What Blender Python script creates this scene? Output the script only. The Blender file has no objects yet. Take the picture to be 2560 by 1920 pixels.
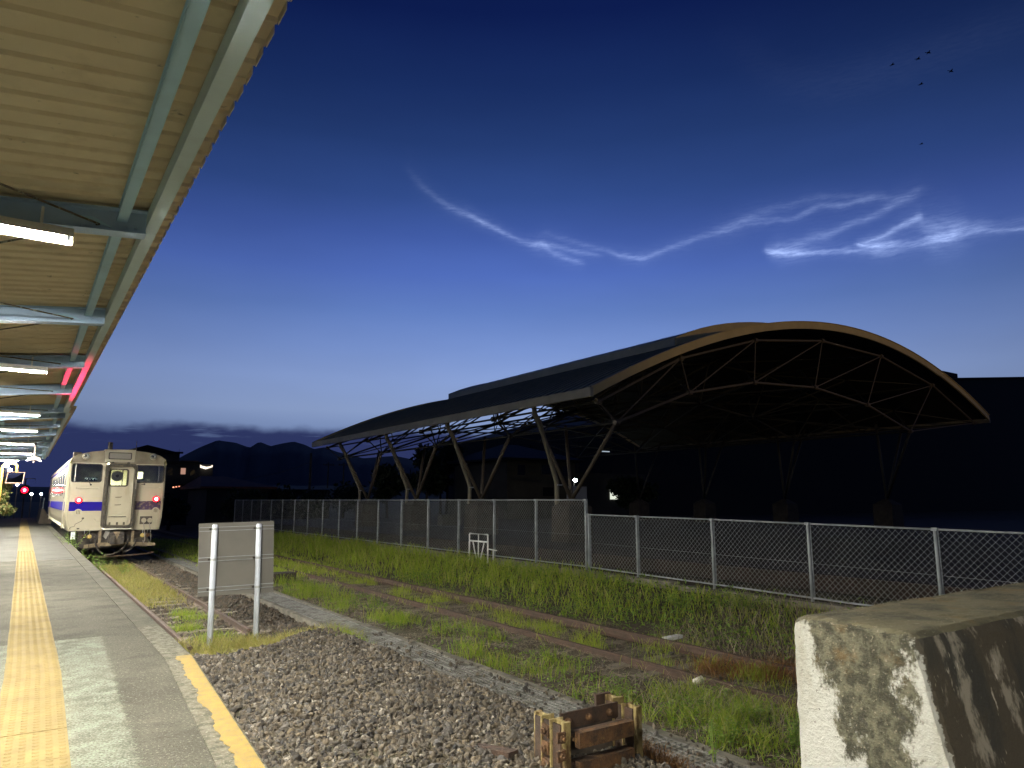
import bpy, math, random
import numpy as np
from mathutils import Vector, Matrix
random.seed(7)
rng = np.random.default_rng(7)
R = math.radians
scene = bpy.context.scene
col = scene.collection

# ------------------------------------------------------------------ camera, sky, exposure
YAW, PITCH = 34.348, 9.325
cam = bpy.data.cameras.new('camera')
cam.sensor_width = 36.0
cam.lens = 36.0 * 1766.0 / 2560.0
cam.clip_start, cam.clip_end = 0.05, 30000
camera = bpy.data.objects.new('camera', cam)
camera.location = (0, 0, 1.45)
camera.rotation_euler = (R(90 + PITCH), 0, R(-YAW))
col.objects.link(camera)
scene.camera = camera
scene.view_settings.view_transform = 'Standard'
scene.view_settings.look = 'None'
scene.view_settings.exposure = 0.0
scene.view_settings.gamma = 1.0
scene.view_settings.use_curve_mapping = False
scene.render.engine = 'CYCLES'
scene.cycles.use_denoising = True
scene.cycles.sample_clamp_indirect = 4.0
scene.cycles.max_bounces = 6
scene.cycles.diffuse_bounces = 3
scene.cycles.transparent_max_bounces = 16
TUBE_W = 4700.0          # radiance of the fluorescent tubes

def lin(r, g, b):
    f = lambda c: ((c / 255.0 + 0.055) / 1.055) ** 2.4 if c > 10.3 else c / 255.0 / 12.92
    return (f(r), f(g), f(b), 1.0)

world = bpy.data.worlds.new('World')
scene.world = world
world.use_nodes = True

def build_sky():
    nt = world.node_tree
    nt.nodes.clear()
    N, L = nt.nodes, nt.links
    def m(op, a, b=None, c=None, clamp=False):
        n = N.new('ShaderNodeMath'); n.operation = op; n.use_clamp = clamp
        for i, v in enumerate((a, b, c)):
            if v is None: continue
            if isinstance(v, (int, float)): n.inputs[i].default_value = v
            else: L.new(v, n.inputs[i])
        return n.outputs[0]
    def xyz(a, b, c=0.0):
        n = N.new('ShaderNodeCombineXYZ')
        for i, v in enumerate((a, b, c)):
            if isinstance(v, (int, float)): n.inputs[i].default_value = v
            else: L.new(v, n.inputs[i])
        return n.outputs[0]
    def noise(vec, scale, detail=4, rough=0.55):
        n = N.new('ShaderNodeTexNoise'); L.new(vec, n.inputs['Vector'])
        n.inputs['Scale'].default_value = scale; n.inputs['Detail'].default_value = detail
        n.inputs['Roughness'].default_value = rough
        return n.outputs['Fac']
    def mix(fac, a, b, mode='MIX'):
        n = N.new('ShaderNodeMix'); n.data_type = 'RGBA'; n.blend_type = mode
        for i, v in ((0, fac), (6, a), (7, b)):
            if isinstance(v, (int, float)): n.inputs[i].default_value = v
            elif isinstance(v, tuple): n.inputs[i].default_value = v
            else: L.new(v, n.inputs[i])
        return n.outputs[2]
    def smooth(x, lo, hi):
        n = N.new('ShaderNodeMapRange'); n.interpolation_type = 'SMOOTHSTEP'
        L.new(x, n.inputs[0]); n.inputs[1].default_value = lo; n.inputs[2].default_value = hi
        return n.outputs[0]
    def curve(x, pts, lo, hi):                     # float curve through (az, value) pairs
        n = N.new('ShaderNodeFloatCurve')
        cu = n.mapping.curves[0]
        p = [((a - 20.0) / 56.0, (v - lo) / (hi - lo)) for a, v in pts]
        if p[0][0] > 0.001: p.insert(0, (0.0, p[0][1]))
        if p[-1][0] < 0.999: p.append((1.0, p[-1][1]))
        cu.points[0].location, cu.points[1].location = p[0], p[-1]
        for q in p[1:-1]: cu.points.new(*q)
        for q in cu.points: q.handle_type = 'AUTO_CLAMPED'
        n.mapping.update()
        L.new(x, n.inputs['Value'])
        return m('MULTIPLY_ADD', n.outputs[0], hi - lo, lo)
    tc = N.new('ShaderNodeTexCoord')
    nv = N.new('ShaderNodeVectorMath'); nv.operation = 'NORMALIZE'; L.new(tc.outputs['Generated'], nv.inputs[0])
    sp = N.new('ShaderNodeSeparateXYZ'); L.new(nv.outputs[0], sp.inputs[0])
    X, Y, Z = sp.outputs
    el = m('MULTIPLY', m('ARCSINE', Z), 57.29578)
    az = m('MULTIPLY', m('ARCTAN2', X, Y), 57.29578)
    # twilight gradient: deep navy overhead, pale blue towards the horizon
    ramp = N.new('ShaderNodeValToRGB')
    L.new(m('MULTIPLY_ADD', el, 1 / 70.0, 10 / 70.0, clamp=True), ramp.inputs[0])
    stops = [(-10, (34, 42, 80)), (0, (70, 86, 130)), (4.5, (110, 131, 176)), (7, (142, 163, 206)), (9.5, (138, 162, 214)), (12, (121, 148, 208)), (15, (98, 128, 195)),
             (18, (81, 110, 188)), (21, (65, 92, 166)), (24, (50, 77, 141)), (28, (36, 60, 115)), (32, (25, 46, 98)), (37, (13, 29, 80)), (60, (6, 16, 54))]
    cr = ramp.color_ramp
    cr.elements[0].position, cr.elements[1].position = 0.0, 1.0
    for e, c in stops[1:-1]: cr.elements.new((e + 10) / 70.0)
    for e, (_, c) in zip(cr.elements, stops): e.color = lin(*c)
    d = m('DIVIDE', m('SUBTRACT', az, 36.0), 46.0)
    glow = m('MULTIPLY_ADD', m('EXPONENT', m('MULTIPLY', m('MULTIPLY', d, d), -1.0)), 0.72, 0.28)
    sky = mix(1.0, ramp.outputs[0], xyz(glow, glow, glow), 'MULTIPLY')
    # faint broad mottling
    mott = noise(xyz(m('MULTIPLY', az, 0.05), m('MULTIPLY', el, 0.16)), 1.0, 3)
    mo = m('MULTIPLY_ADD', mott, 0.24, 0.88)
    sky = mix(1.0, sky, xyz(mo, mo, mo), 'MULTIPLY')
    # high thin trails still lit by the sun
    u = m('MULTIPLY_ADD', az, 1 / 56.0, -20 / 56.0, clamp=True)
    n1 = noise(xyz(m('MULTIPLY', az, 0.45), m('MULTIPLY', el, 0.5), 3.1), 1.0, 4, 0.6)
    n2 = noise(xyz(m('MULTIPLY', az, 1.6), m('MULTIPLY', el, 1.9), 7.7), 1.0, 3, 0.6)
    elw = m('ADD', el, m('ADD', m('MULTIPLY_ADD', n1, 0.5, -0.25), m('MULTIPLY_ADD', n2, 0.14, -0.07)))
    streak = noise(xyz(m('MULTIPLY', az, 0.8), m('MULTIPLY', elw, 5.5)), 1.0, 5, 0.65)
    st = m('MULTIPLY_ADD', streak, 2.4, -0.45, clamp=False)
    st = m('MAXIMUM', st, 0.1)
    trails = [
     ([(24.95, 26.06), (25.96, 25.35), (27.2, 24.35), (28.54, 23.52), (29.88, 22.97), (31.66, 22.31), (33.0, 21.72), (34.44, 21.02), (36.32, 20.5), (38.3, 20.27), (40.49, 19.7), (42.22, 19.43)],
      [(24.5, 0), (26, .07), (28.2, .2), (30, .34), (32, .55), (33.4, .5), (35, .36), (36.6, .5), (38.5, .32), (41, .28), (42.6, 0)], [(24, .5), (29, .3), (33, .24), (38, .26), (43, .2)]),
     ([(36.32, 20.5), (37.97, 19.77), (39.6, 19.16), (40.58, 18.93), (41.35, 19.26), (42.22, 19.53)], [(35.5, 0), (37, .36), (39.2, .36), (40.3, .2), (41, 0)], [(36, .3), (42, .22)]),
     ([(36.88, 21.36), (38.53, 20.97), (40.5, 20.31), (42.23, 19.83), (43.73, 19.36), (45.33, 19.11), (46.62, 19.48), (48.34, 19.96), (50.2, 20.4), (52.2, 20.72), (54.03, 21.05), (56.34, 20.94), (57.89, 21.16), (59.15, 21.46), (60.36, 21.32), (62.5, 21.45), (64.5, 21.24)],
      [(36, 0), (37.5, .1), (41, .18), (43, .34), (45, .56), (47, .36), (49, .3), (52, .24), (56, .24), (58, .3), (61, .34), (63.5, .22), (65, 0)], [(37, .3), (45, .24), (50, .3), (52, .36), (57, .25), (64, .2)]),
     ([(51, 20.75), (52.13, 20.9), (54.05, 21.42), (56.4, 21.91), (59.2, 22.1), (61.26, 21.84), (62.92, 21.59)], [(50, 0), (53, .2), (57, .14), (61, .12), (63, .1), (64, 0)], [(50, .35), (64, .25)]),
     ([(54.74, 18.83), (55.37, 18.71), (56.45, 18.53), (57.95, 18.3), (59.26, 18.21), (61.37, 17.91), (63.39, 17.6), (65, 17.5)],
      [(54.4, 0), (54.9, .5), (56.2, 1.25), (58, .85), (60, .6), (62, .55), (64, .3), (66, 0)], [(54.5, .16), (56, .28), (59, .2), (63, .25)]),
     ([(61.4, 18.34), (62.63, 18.15), (63.84, 18.06), (65.23, 17.8), (66.18, 17.85), (66.94, 17.92), (68.08, 18.07), (69.02, 18.01), (70.2, 17.78), (71.66, 17.61)],
      [(61, 0), (61.6, .9), (62.8, 1.2), (64, .7), (65.3, .5), (66.8, 1.1), (68, .6), (69.5, .4), (71.5, .5), (74, .3)], [(61, .14), (63, .24), (67, .36), (69, .22), (72, .13)]),
     ([(54.9, 19.05), (56.29, 18.9), (57.38, 19.0), (58.28, 19.24), (59.79, 19.51), (61.36, 19.92), (62.81, 20.28), (64.08, 20.82), (65.14, 21.03), (66.27, 21.38)],
      [(54.5, 0), (56, .2), (58, .34), (61, .36), (64, .38), (65.5, .25), (67, 0)], [(55, .4), (58, .4), (62, .25), (66, .35)]),
     ([(61.4, 18.34), (62.25, 18.52), (63.08, 18.68), (64.33, 19.16), (65.14, 19.35), (65.75, 19.53)], [(61, 0), (61.6, .6), (63, .75), (64.5, .8), (65.4, .8), (65.9, .2), (66.1, 0)], [(61, .14), (64, .2), (66, .26)]),
     ([(65, 18.9), (67, 18.6), (69, 18.25), (72, 18.15)], [(64.8, 0), (66, .34), (67.5, .42), (69, .28), (72, .12)], [(65, .6), (67, .75), (69, .4), (72, .3)]),
     ([(47, 35.5), (62, 29.5), (68, 29.8), (75, 30.2)], [(50, 0), (56, .012), (64, .022), (70, .018), (75, .008)], [(50, 1.6), (70, 1.4)]),
    ]
    total = None
    for cen, amp, wid in trails:
        c = curve(u, cen, 14.0, 38.0)
        a = curve(u, amp, 0.0, 1.3)
        w = curve(u, wid, 0.0, 2.0)
        q = m('DIVIDE', m('SUBTRACT', elw, c), m('MAXIMUM', m('MULTIPLY', w, .85), 0.05))
        q2 = m('MULTIPLY', q, q)
        v = m('MULTIPLY', a, m('ADD', m('MULTIPLY', m('EXPONENT', m('MULTIPLY', q2, -1.0)), .82), m('MULTIPLY', m('EXPONENT', m('MULTIPLY', q2, -.10)), .20)))
        total = v if total is None else m('ADD', total, v)
    total = m('MULTIPLY', total, st)
    lit = mix(1.0, (0.29, 0.36, 0.53, 1), xyz(total, total, total), 'MULTIPLY')
    sky = mix(1.0, sky, lit, 'ADD')
    # low dark cloud bank over the mountains
    nb = noise(xyz(m('MULTIPLY', az, 0.16), m('MULTIPLY', el, 0.25), 1.3), 1.0, 4)
    edge = m('ADD', el, m('MULTIPLY_ADD', nb, 2.2, -1.1))
    bank = m('SUBTRACT', 1.0, smooth(edge, 4.9, 5.75))
    n3 = noise(xyz(m('MULTIPLY', az, 0.22), m('MULTIPLY', el, 2.6), 9.0), 1.0, 5)
    tear = m('MULTIPLY', smooth(n3, 0.55, 0.72), smooth(el, 3.6, 4.8))
    bank = m('MULTIPLY', bank, m('MULTIPLY_ADD', tear, -0.5, 0.97))
    sky = mix(bank, sky, lin(41, 49, 92))
    bg = N.new('ShaderNodeBackground'); L.new(sky, bg.inputs[0]); bg.inputs[1].default_value = 1.0
    out = N.new('ShaderNodeOutputWorld'); L.new(bg.outputs[0], out.inputs[0])
build_sky()

# ------------------------------------------------------------------ helpers
BASE = {}
def base_of(o): return BASE.get(o.name, Vector((0, 0, 0))) if o is not None else Vector((0, 0, 0))

def tag(o, label=None, cat=None, group=None, kind=None):
    if label: o['label'] = label
    if cat: o['category'] = cat
    if group: o['group'] = group
    if kind: o['kind'] = kind
    return o

def thing(name, loc, label, cat, group=None):
    o = bpy.data.objects.new(name, None); o.location = loc; o.empty_display_size = 0.2
    col.objects.link(o); BASE[o.name] = Vector(loc)
    return tag(o, label, cat, group)

def place(name, mesh, parent=None, loc=(0, 0, 0), rot=(0, 0, 0), scale=(1, 1, 1)):
    o = bpy.data.objects.new(name, mesh)
    if parent is not None: o.parent = parent
    o.location = Vector(loc) - base_of(parent); o.rotation_euler = rot; o.scale = scale
    col.objects.link(o); BASE[o.name] = Vector(loc)
    return o

class MB:
    def __init__(s): s.v, s.f, s.mi = [], [], []
    def quadbox(s, x0, x1, y0, y1, z0, z1):
        return s.hexa([(x0, y0, z0), (x1, y0, z0), (x1, y1, z0), (x0, y1, z0), (x0, y0, z1), (x1, y0, z1), (x1, y1, z1), (x0, y1, z1)])
    def hexa(s, p):
        b = len(s.v); s.v += [tuple(q) for q in p]
        s.f += [tuple(b + i for i in f) for f in ((0, 3, 2, 1), (4, 5, 6, 7), (0, 1, 5, 4), (1, 2, 6, 5), (2, 3, 7, 6), (3, 0, 4, 7))]
        return s
    def box(s, c, size, rot=None):
        hx, hy, hz = [q / 2 for q in size]
        M = rot if rot is not None else Matrix.Identity(3)
        P = [Vector(c) + M @ Vector((sx * hx, sy * hy, sz * hz)) for sz in (-1, 1) for sx, sy in ((-1, -1), (1, -1), (1, 1), (-1, 1))]
        return s.hexa(P)
    def tube(s, pts, r, n=6, cap=True):
        pts = [Vector(p) for p in pts]; b = len(s.v); k = len(pts)
        rr = r if isinstance(r, (list, tuple)) else [r] * k
        up = None
        for i, p in enumerate(pts):
            t = (pts[min(i + 1, k - 1)] - pts[max(i - 1, 0)]).normalized()
            if up is None: up = Vector((0, 0, 1)) if abs(t.z) < 0.9 else Vector((0, 1, 0))
            a = t.cross(up).normalized(); bb = a.cross(t).normalized()
            for j in range(n):
                q = 2 * math.pi * (j + 0.5) / n
                s.v.append(tuple(p + (a * math.cos(q) + bb * math.sin(q)) * rr[i]))
        for i in range(k - 1):
            for j in range(n):
                s.f.append((b + i * n + j, b + i * n + (j + 1) % n, b + (i + 1) * n + (j + 1) % n, b + (i + 1) * n + j))
        if cap:
            s.f.append(tuple(b + j for j in range(n - 1, -1, -1))); s.f.append(tuple(b + (k - 1) * n + j for j in range(n)))
        return s
    def prism(s, poly, axis, a0, a1):
        """poly: 2-D points, extruded along axis from a0 to a1"""
        mk = {'x': lambda p, a: (a, p[0], p[1]), 'y': lambda p, a: (p[0], a, p[1]), 'z': lambda p, a: (p[0], p[1], a)}[axis]
        b = len(s.v); n = len(poly)
        s.v += [mk(p, a0) for p in poly] + [mk(p, a1) for p in poly]
        s.f.append(tuple(b + i for i in range(n - 1, -1, -1))); s.f.append(tuple(b + n + i for i in range(n)))
        for i in range(n): s.f.append((b + i, b + (i + 1) % n, b + n + (i + 1) % n, b + n + i))
        return s
    def lathe(s, prof, c, axis='z', n=10):
        b = len(s.v)
        for r, h in prof:
            for j in range(n):
                q = 2 * math.pi * j / n; x, y = r * math.cos(q), r * math.sin(q)
                p = {'z': (x, y, h), 'y': (x, h, y), 'x': (h, x, y)}[axis]
                s.v.append((c[0] + p[0], c[1] + p[1], c[2] + p[2]))
        for i in range(len(prof) - 1):
            for j in range(n):
                s.f.append((b + i * n + j, b + i * n + (j + 1) % n, b + (i + 1) * n + (j + 1) % n, b + (i + 1) * n + j))
        s.f.append(tuple(b + j for j in range(n - 1, -1, -1))); s.f.append(tuple(b + (len(prof) - 1) * n + j for j in range(n)))
        return s
    def strip(s, A, B):
        b = len(s.v); n = len(A); s.v += [tuple(p) for p in A] + [tuple(p) for p in B]
        for i in range(n - 1): s.f.append((b + i, b + i + 1, b + n + i + 1, b + n + i))
        return s
    def mesh(s, name, m, origin=(0, 0, 0), smooth=False):
        me = bpy.data.meshes.new(name)
        o = Vector(origin)
        me.from_pydata([(p[0] - o.x, p[1] - o.y, p[2] - o.z) for p in s.v], [], s.f)
        if m is not None: me.materials.append(m)
        me.polygons.foreach_set('use_smooth', [smooth] * len(me.polygons))
        me.update()
        return me
    def obj(s, name, m, parent=None, smooth=False):
        o = base_of(parent)
        return place(name, s.mesh(name, m, o, smooth), parent, o)

def np_mesh(name, verts, faces_list, m, smooth=False):
    """faces_list: list of int arrays (n,k)"""
    me = bpy.data.meshes.new(name)
    nv = len(verts); me.vertices.add(nv); me.vertices.foreach_set('co', np.asarray(verts, np.float32).ravel())
    loops = np.concatenate([f.ravel() for f in faces_list]).astype(np.int32)
    tot = np.concatenate([np.full(len(f), f.shape[1]) for f in faces_list]).astype(np.int32)
    st = np.concatenate([[0], np.cumsum(tot)[:-1]]).astype(np.int32)
    me.loops.add(len(loops)); me.loops.foreach_set('vertex_index', loops)
    me.polygons.add(len(tot)); me.polygons.foreach_set('loop_start', st)
    me.polygons.foreach_set('use_smooth', np.full(len(tot), smooth))
    me.materials.append(m); me.update(calc_edges=True); me.validate()
    return me

# ------------------------------------------------------------------ materials
def mat(name, c1, c2=None, scale=6.0, rough=0.7, metal=0.0, bump=0.0, bscale=40.0, detail=6, lo=0.4, hi=0.62,
        spots=None, island=None, spec=0.4, stretch=None, layers=(), emit=None, estr=0.0, coat=0.0):
    """procedural Principled: two-colour noise, optional island variation, extra noise layers [(colour, scale, lo, hi, amount, stretch)]"""
    mt = bpy.data.materials.new(name); mt.use_nodes = True
    nt = mt.node_tree; N, L = nt.nodes, nt.links
    b = N['Principled BSDF']
    b.inputs['Roughness'].default_value = rough; b.inputs['Metallic'].default_value = metal
    b.inputs['Specular IOR Level'].default_value = spec; b.inputs['Coat Weight'].default_value = coat
    tc = N.new('ShaderNodeTexCoord')
    geo = N.new('ShaderNodeNewGeometry')
    def coords(st):
        if st is None: return geo.outputs['Position']
        mp = N.new('ShaderNodeMapping'); L.new(geo.outputs['Position'], mp.inputs[0]); mp.inputs['Scale'].default_value = st
        return mp.outputs[0]
    def mask(sc, lo_, hi_, st, det=detail):
        n = N.new('ShaderNodeTexNoise'); n.inputs['Scale'].default_value = sc; n.inputs['Detail'].default_value = det
        n.inputs['Roughness'].default_value = 0.62
        L.new(coords(st), n.inputs['Vector'])
        r = N.new('ShaderNodeMapRange'); r.inputs[1].default_value = lo_; r.inputs[2].default_value = hi_
        L.new(n.outputs['Fac'], r.inputs[0]); return r.outputs[0]
    def mixc(fac, a, c):
        n = N.new('ShaderNodeMix'); n.data_type = 'RGBA'
        for i, v in ((0, fac), (6, a), (7, c)):
            if isinstance(v, (int, float)): n.inputs[i].default_value = v
            elif isinstance(v, tuple): n.inputs[i].default_value = v
            else: L.new(v, n.inputs[i])
        return n.outputs[2]
    A = lambda c: tuple(c) + (1.0,) if len(c) == 3 else tuple(c)
    cur = A(c1)
    if island:
        r = N.new('ShaderNodeValToRGB'); L.new(geo.outputs['Random Per Island'], r.inputs[0])
        cr = r.color_ramp
        while len(cr.elements) < len(island): cr.elements.new(0.5)
        for i, (e, c) in enumerate(zip(cr.elements, island)):
            e.position = i / max(1, len(island) - 1); e.color = A(c)
        cur = r.outputs[0]
    if c2 is not None: cur = mixc(mask(scale, lo, hi, stretch), cur, A(c2))
    for (c, sc, l_, h_, amt, st) in layers:
        k = mask(sc, l_, h_, st)
        mm = N.new('ShaderNodeMath'); mm.operation = 'MULTIPLY'; L.new(k, mm.inputs[0]); mm.inputs[1].default_value = amt
        cur = mixc(mm.outputs[0], cur, A(c))
    if isinstance(cur, tuple): b.inputs['Base Color'].default_value = cur
    else: L.new(cur, b.inputs['Base Color'])
    if bump:
        n = N.new('ShaderNodeTexNoise'); n.inputs['Scale'].default_value = bscale; n.inputs['Detail'].default_value = 5
        L.new(geo.outputs['Position'], n.inputs['Vector'])
        bp = N.new('ShaderNodeBump'); bp.inputs['Strength'].default_value = bump; bp.inputs['Distance'].default_value = 0.02
        L.new(n.outputs['Fac'], bp.inputs['Height']); L.new(bp.outputs[0], b.inputs['Normal'])
    if emit is not None:
        b.inputs['Emission Color'].default_value = A(emit); b.inputs['Emission Strength'].default_value = estr
    return mt

def leafmat(name, cols, trans=0.35, rough=0.55):
    mt = mat(name, cols[0], island=cols, rough=rough, spec=0.25)
    nt = mt.node_tree; N, L = nt.nodes, nt.links
    b = N['Principled BSDF']; out = N['Material Output']
    tr = N.new('ShaderNodeBsdfTranslucent'); mx = N.new('ShaderNodeMixShader'); mx.inputs[0].default_value = trans
    src = b.inputs['Base Color'].links[0].from_socket
    L.new(src, tr.inputs[0]); L.new(b.outputs[0], mx.inputs[1]); L.new(tr.outputs[0], mx.inputs[2]); L.new(mx.outputs[0], out.inputs[0])
    return mt

def glassmat(name, tint=(0.75, 0.8, 0.78), refl=0.14):
    mt = bpy.data.materials.new(name); mt.use_nodes = True
    nt = mt.node_tree; N, L = nt.nodes, nt.links; N.remove(N['Principled BSDF'])
    t = N.new('ShaderNodeBsdfTransparent'); t.inputs[0].default_value = (*tint, 1)
    g = N.new('ShaderNodeBsdfGlossy'); g.inputs['Roughness'].default_value = 0.03; g.inputs[0].default_value = (0.9, 0.92, 0.9, 1)
    f = N.new('ShaderNodeFresnel'); f.inputs[0].default_value = 1.5
    a = N.new('ShaderNodeMath'); a.operation = 'ADD'; a.inputs[1].default_value = refl - 0.04; L.new(f.outputs[0], a.inputs[0])
    x = N.new('ShaderNodeMixShader'); L.new(a.outputs[0], x.inputs[0]); L.new(t.outputs[0], x.inputs[1]); L.new(g.outputs[0], x.inputs[2])
    L.new(x.outputs[0], N['Material Output'].inputs[0])
    return mt

def emitmat(name, c, s): return mat(name, (0.05, 0.05, 0.05), emit=c, estr=s)

M = {}
M['soil'] = mat('soil', (0.05, 0.037, 0.023), (0.08, 0.062, 0.038), 1.4, 0.95, bump=0.9, bscale=25,
                layers=[((0.035, 0.04, 0.018), 0.7, .45, .65, .7, None), ((0.12, 0.1, 0.07), 9, .55, .75, .5, None)])
M['asphalt'] = mat('asphalt', (0.078, 0.074, 0.056), (0.054, 0.051, 0.038), 0.9, 0.95, spec=0.08, bump=0.9, bscale=75,
                   layers=[((0.17, 0.162, 0.13), 48, .57, .66, .85, None), ((0.016, 0.0145, 0.011), 62, .55, .66, .8, None), ((0.03, 0.027, 0.02), 1.7, .5, .7, .65, None), ((0.30, 0.29, 0.25), 95, .63, .68, .9, None)])
M['deck_pale'] = mat('pale_deck', (0.062, 0.06, 0.047), (0.045, 0.043, 0.033), 1.1, 0.8, spec=0.08, bump=0.4, bscale=60, layers=[((0.03, 0.028, 0.021), 2.3, .52, .72, .6, (1, .4, 1))])
M['kerb'] = mat('kerb_concrete', (0.08, 0.076, 0.056), (0.05, 0.047, 0.034), 3.0, 0.9, spec=0.08, bump=0.5, bscale=120,
                layers=[((0.22, 0.21, 0.17), 45, .55, .75, .5, None), ((0.045, 0.042, 0.03), 1.3, .5, .7, .6, None)])
M['kerb_pale'] = mat('kerb_pale', (0.12, 0.113, 0.085), (0.055, 0.052, 0.037), 14, 0.9, spec=0.08, bump=0.6, bscale=90, layers=[((0.24, 0.23, 0.18), 60, .56, .68, .7, None)])
M['yellow_paint'] = mat('yellow_paint', (0.225, 0.155, 0.04), (0.185, 0.13, 0.042), 12, 0.7, spec=0.08, bump=0.35, bscale=140,
                        layers=[((0.13, 0.11, 0.07), 40, .54, .66, .8, None), ((0.11, 0.095, 0.06), 6, .58, .72, .6, None)])
M['tactile'] = mat('tactile_yellow', (0.165, 0.125, 0.05), (0.135, 0.102, 0.043), 2.4, 0.9, spec=0.08, bump=0.12, bscale=180,
                   layers=[((0.04, 0.03, 0.016), 60, .63, .72, .85, None), ((0.13, 0.10, 0.05), 7, .56, .72, .4, None), ((0.07, 0.055, 0.025), 3.3, .55, .75, .5, None)])
M['gravel'] = mat('gravel', (0.15, 0.12, 0.085), rough=0.85, bump=0.4, bscale=90,
                  island=[(0.022, 0.021, 0.02), (0.075, 0.065, 0.05), (0.13, 0.108, 0.075), (0.045, 0.044, 0.043), (0.17, 0.135, 0.085), (0.085, 0.081, 0.076), (0.1, 0.078, 0.05), (0.032, 0.03, 0.028), (0.28, 0.25, 0.20)],
                  c2=(0.045, 0.034, 0.022), scale=30, lo=.48, hi=.72)
M['ballast'] = mat('ballast', (0.1, 0.08, 0.06), rough=0.9, bump=0.3, bscale=60,
                   island=[(0.04, 0.035, 0.03), (0.09, 0.07, 0.05), (0.13, 0.105, 0.075), (0.06, 0.055, 0.05), (0.1, 0.075, 0.05)])
M['rail'] = mat('rusty_rail', (0.095, 0.058, 0.04), (0.06, 0.04, 0.028), 8, 0.75, 0.2, bump=0.3, bscale=60,
                layers=[((0.13, 0.085, 0.06), 3, .5, .7, .6, (6, .4, 6))])
M['sleeper'] = mat('sleeper_wood', (0.20, 0.17, 0.125), (0.11, 0.09, 0.065), 4, 0.9, bump=0.6, bscale=60, stretch=(1, 12, 6))
M['canopy_steel'] = mat('pale_blue_steel', (0.48, 0.72, 0.88), (0.42, 0.64, 0.80), 2.0, 0.5, bump=0.05, bscale=60,
                        layers=[((0.28, 0.22, 0.13), 9, .68, .78, .8, None), ((0.26, 0.33, 0.35), 1.2, .55, .75, .4, None)])
M['edge_steel'] = mat('pale_edge_steel', (0.70, 0.85, 0.88), (0.64, 0.78, 0.82), 1.6, 0.5, bump=0.05, bscale=60, layers=[((0.36, 0.27, 0.15), 9, .67, .75, .8, None), ((0.42, 0.5, 0.5), 1.0, .52, .72, .4, None)])
M['beam_steel'] = mat('blue_grey_steel', (0.46, 0.62, 0.82), (0.40, 0.55, 0.74), 2.0, 0.55, bump=0.05, bscale=60,
                      layers=[((0.09, 0.08, 0.07), 12, .66, .76, .7, None)])
M['roof_tan'] = mat('tan_roof_sheet', (0.80, 0.68, 0.47), (0.74, 0.62, 0.425), 1.2, 0.75, bump=0.06, bscale=20,
                    layers=[((0.14, 0.12, 0.08), 7, .66, .74, .8, None), ((0.42, 0.32, 0.19), 2.2, .55, .75, .5, None)])
M['rod'] = mat('rusty_rod', (0.10, 0.075, 0.05), (0.30, 0.32, 0.27), 14, 0.8, lo=.55, hi=.62)
M['tube'] = emitmat('fluorescent_tube', (1.0, 0.965, 0.87), TUBE_W)
M['lamp_white'] = mat('lamp_housing', (0.75, 0.75, 0.72), rough=0.5)
M['cream'] = mat('cream_paint', (0.33, 0.295, 0.21), (0.30, 0.265, 0.185), 1.1, 0.32, coat=0.3, bump=0.02, bscale=5,
                 layers=[((0.26, 0.19, 0.10), 2.6, .6, .8, .45, (1.5, 1.5, .35)), ((0.34, 0.25, 0.14), 14, .7, .8, .5, None)])
M['cream_grime_shade'] = mat('grimy_shaded_cream', (0.19, 0.16, 0.105), (0.13, 0.105, 0.068), 1.8, 0.5, layers=[((0.11, 0.085, 0.055), 5, .58, .75, .6, (1, 1, .4))])  # dirty cream, darkened further with the canopy's shade put into the colour
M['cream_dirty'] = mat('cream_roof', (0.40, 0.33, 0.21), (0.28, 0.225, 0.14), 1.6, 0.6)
M['blue'] = mat('blue_stripe', (0.010, 0.006, 0.17), (0.014, 0.008, 0.14), 3, 0.6, spec=0.05)
M['blue_worn'] = mat('worn_stripe', (0.03, 0.012, 0.045), (0.12, 0.085, 0.06), 9, 0.5, lo=.5, hi=.6)
M['rubber'] = mat('black_rubber', (0.018, 0.016, 0.014), (0.06, 0.05, 0.04), 8, 0.7)
M['hood'] = mat('gangway_hood', (0.04, 0.034, 0.024), (0.085, 0.07, 0.048), 5, 0.8, layers=[((0.25, 0.19, 0.11), 6, .62, .72, .5, None)])
M['dark_steel'] = mat('dark_steel', (0.035, 0.03, 0.026), (0.07, 0.055, 0.04), 6, 0.75)
M['under_tan'] = mat('underframe_tan', (0.22, 0.17, 0.10), (0.11, 0.085, 0.055), 5, 0.8)
M['glass'] = glassmat('window_glass')
M['glass_dark'] = mat('dark_glass', (0.02, 0.024, 0.024), rough=0.05, spec=0.9)
M['chrome'] = mat('chrome', (0.6, 0.58, 0.52), rough=0.2, metal=0.9)
M['lens'] = mat('lamp_lens', (0.5, 0.5, 0.46), rough=0.08, metal=0.5)
M['red_lamp'] = emitmat('red_lamp', (1.0, 0.003, 0.012), 7.0)
M['red_core'] = emitmat('red_lamp_core', (1.0, 0.35, 0.38), 40.0)
M['interior'] = mat('train_interior', (0.72, 0.68, 0.50), (0.62, 0.58, 0.42), 3, 0.6)
M['int_dark'] = mat('train_partition', (0.12, 0.115, 0.095), (0.16, 0.15, 0.12), 4, 0.6)
M['int_lamp'] = emitmat('saloon_lamp', (1.0, 0.95, 0.72), 230.0)
M['grey_plate'] = mat('grey_plate', (0.19, 0.17, 0.145), (0.21, 0.19, 0.16), 30, 0.5)
M['yellow_plug'] = mat('yellow_plug', (0.45, 0.33, 0.08), (0.3, 0.22, 0.08), 20, 0.6)
M['sign_back'] = mat('sign_back', (0.20, 0.188, 0.16), (0.225, 0.21, 0.178), 2, 0.38, 0.35, bump=0.02, bscale=200)
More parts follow.
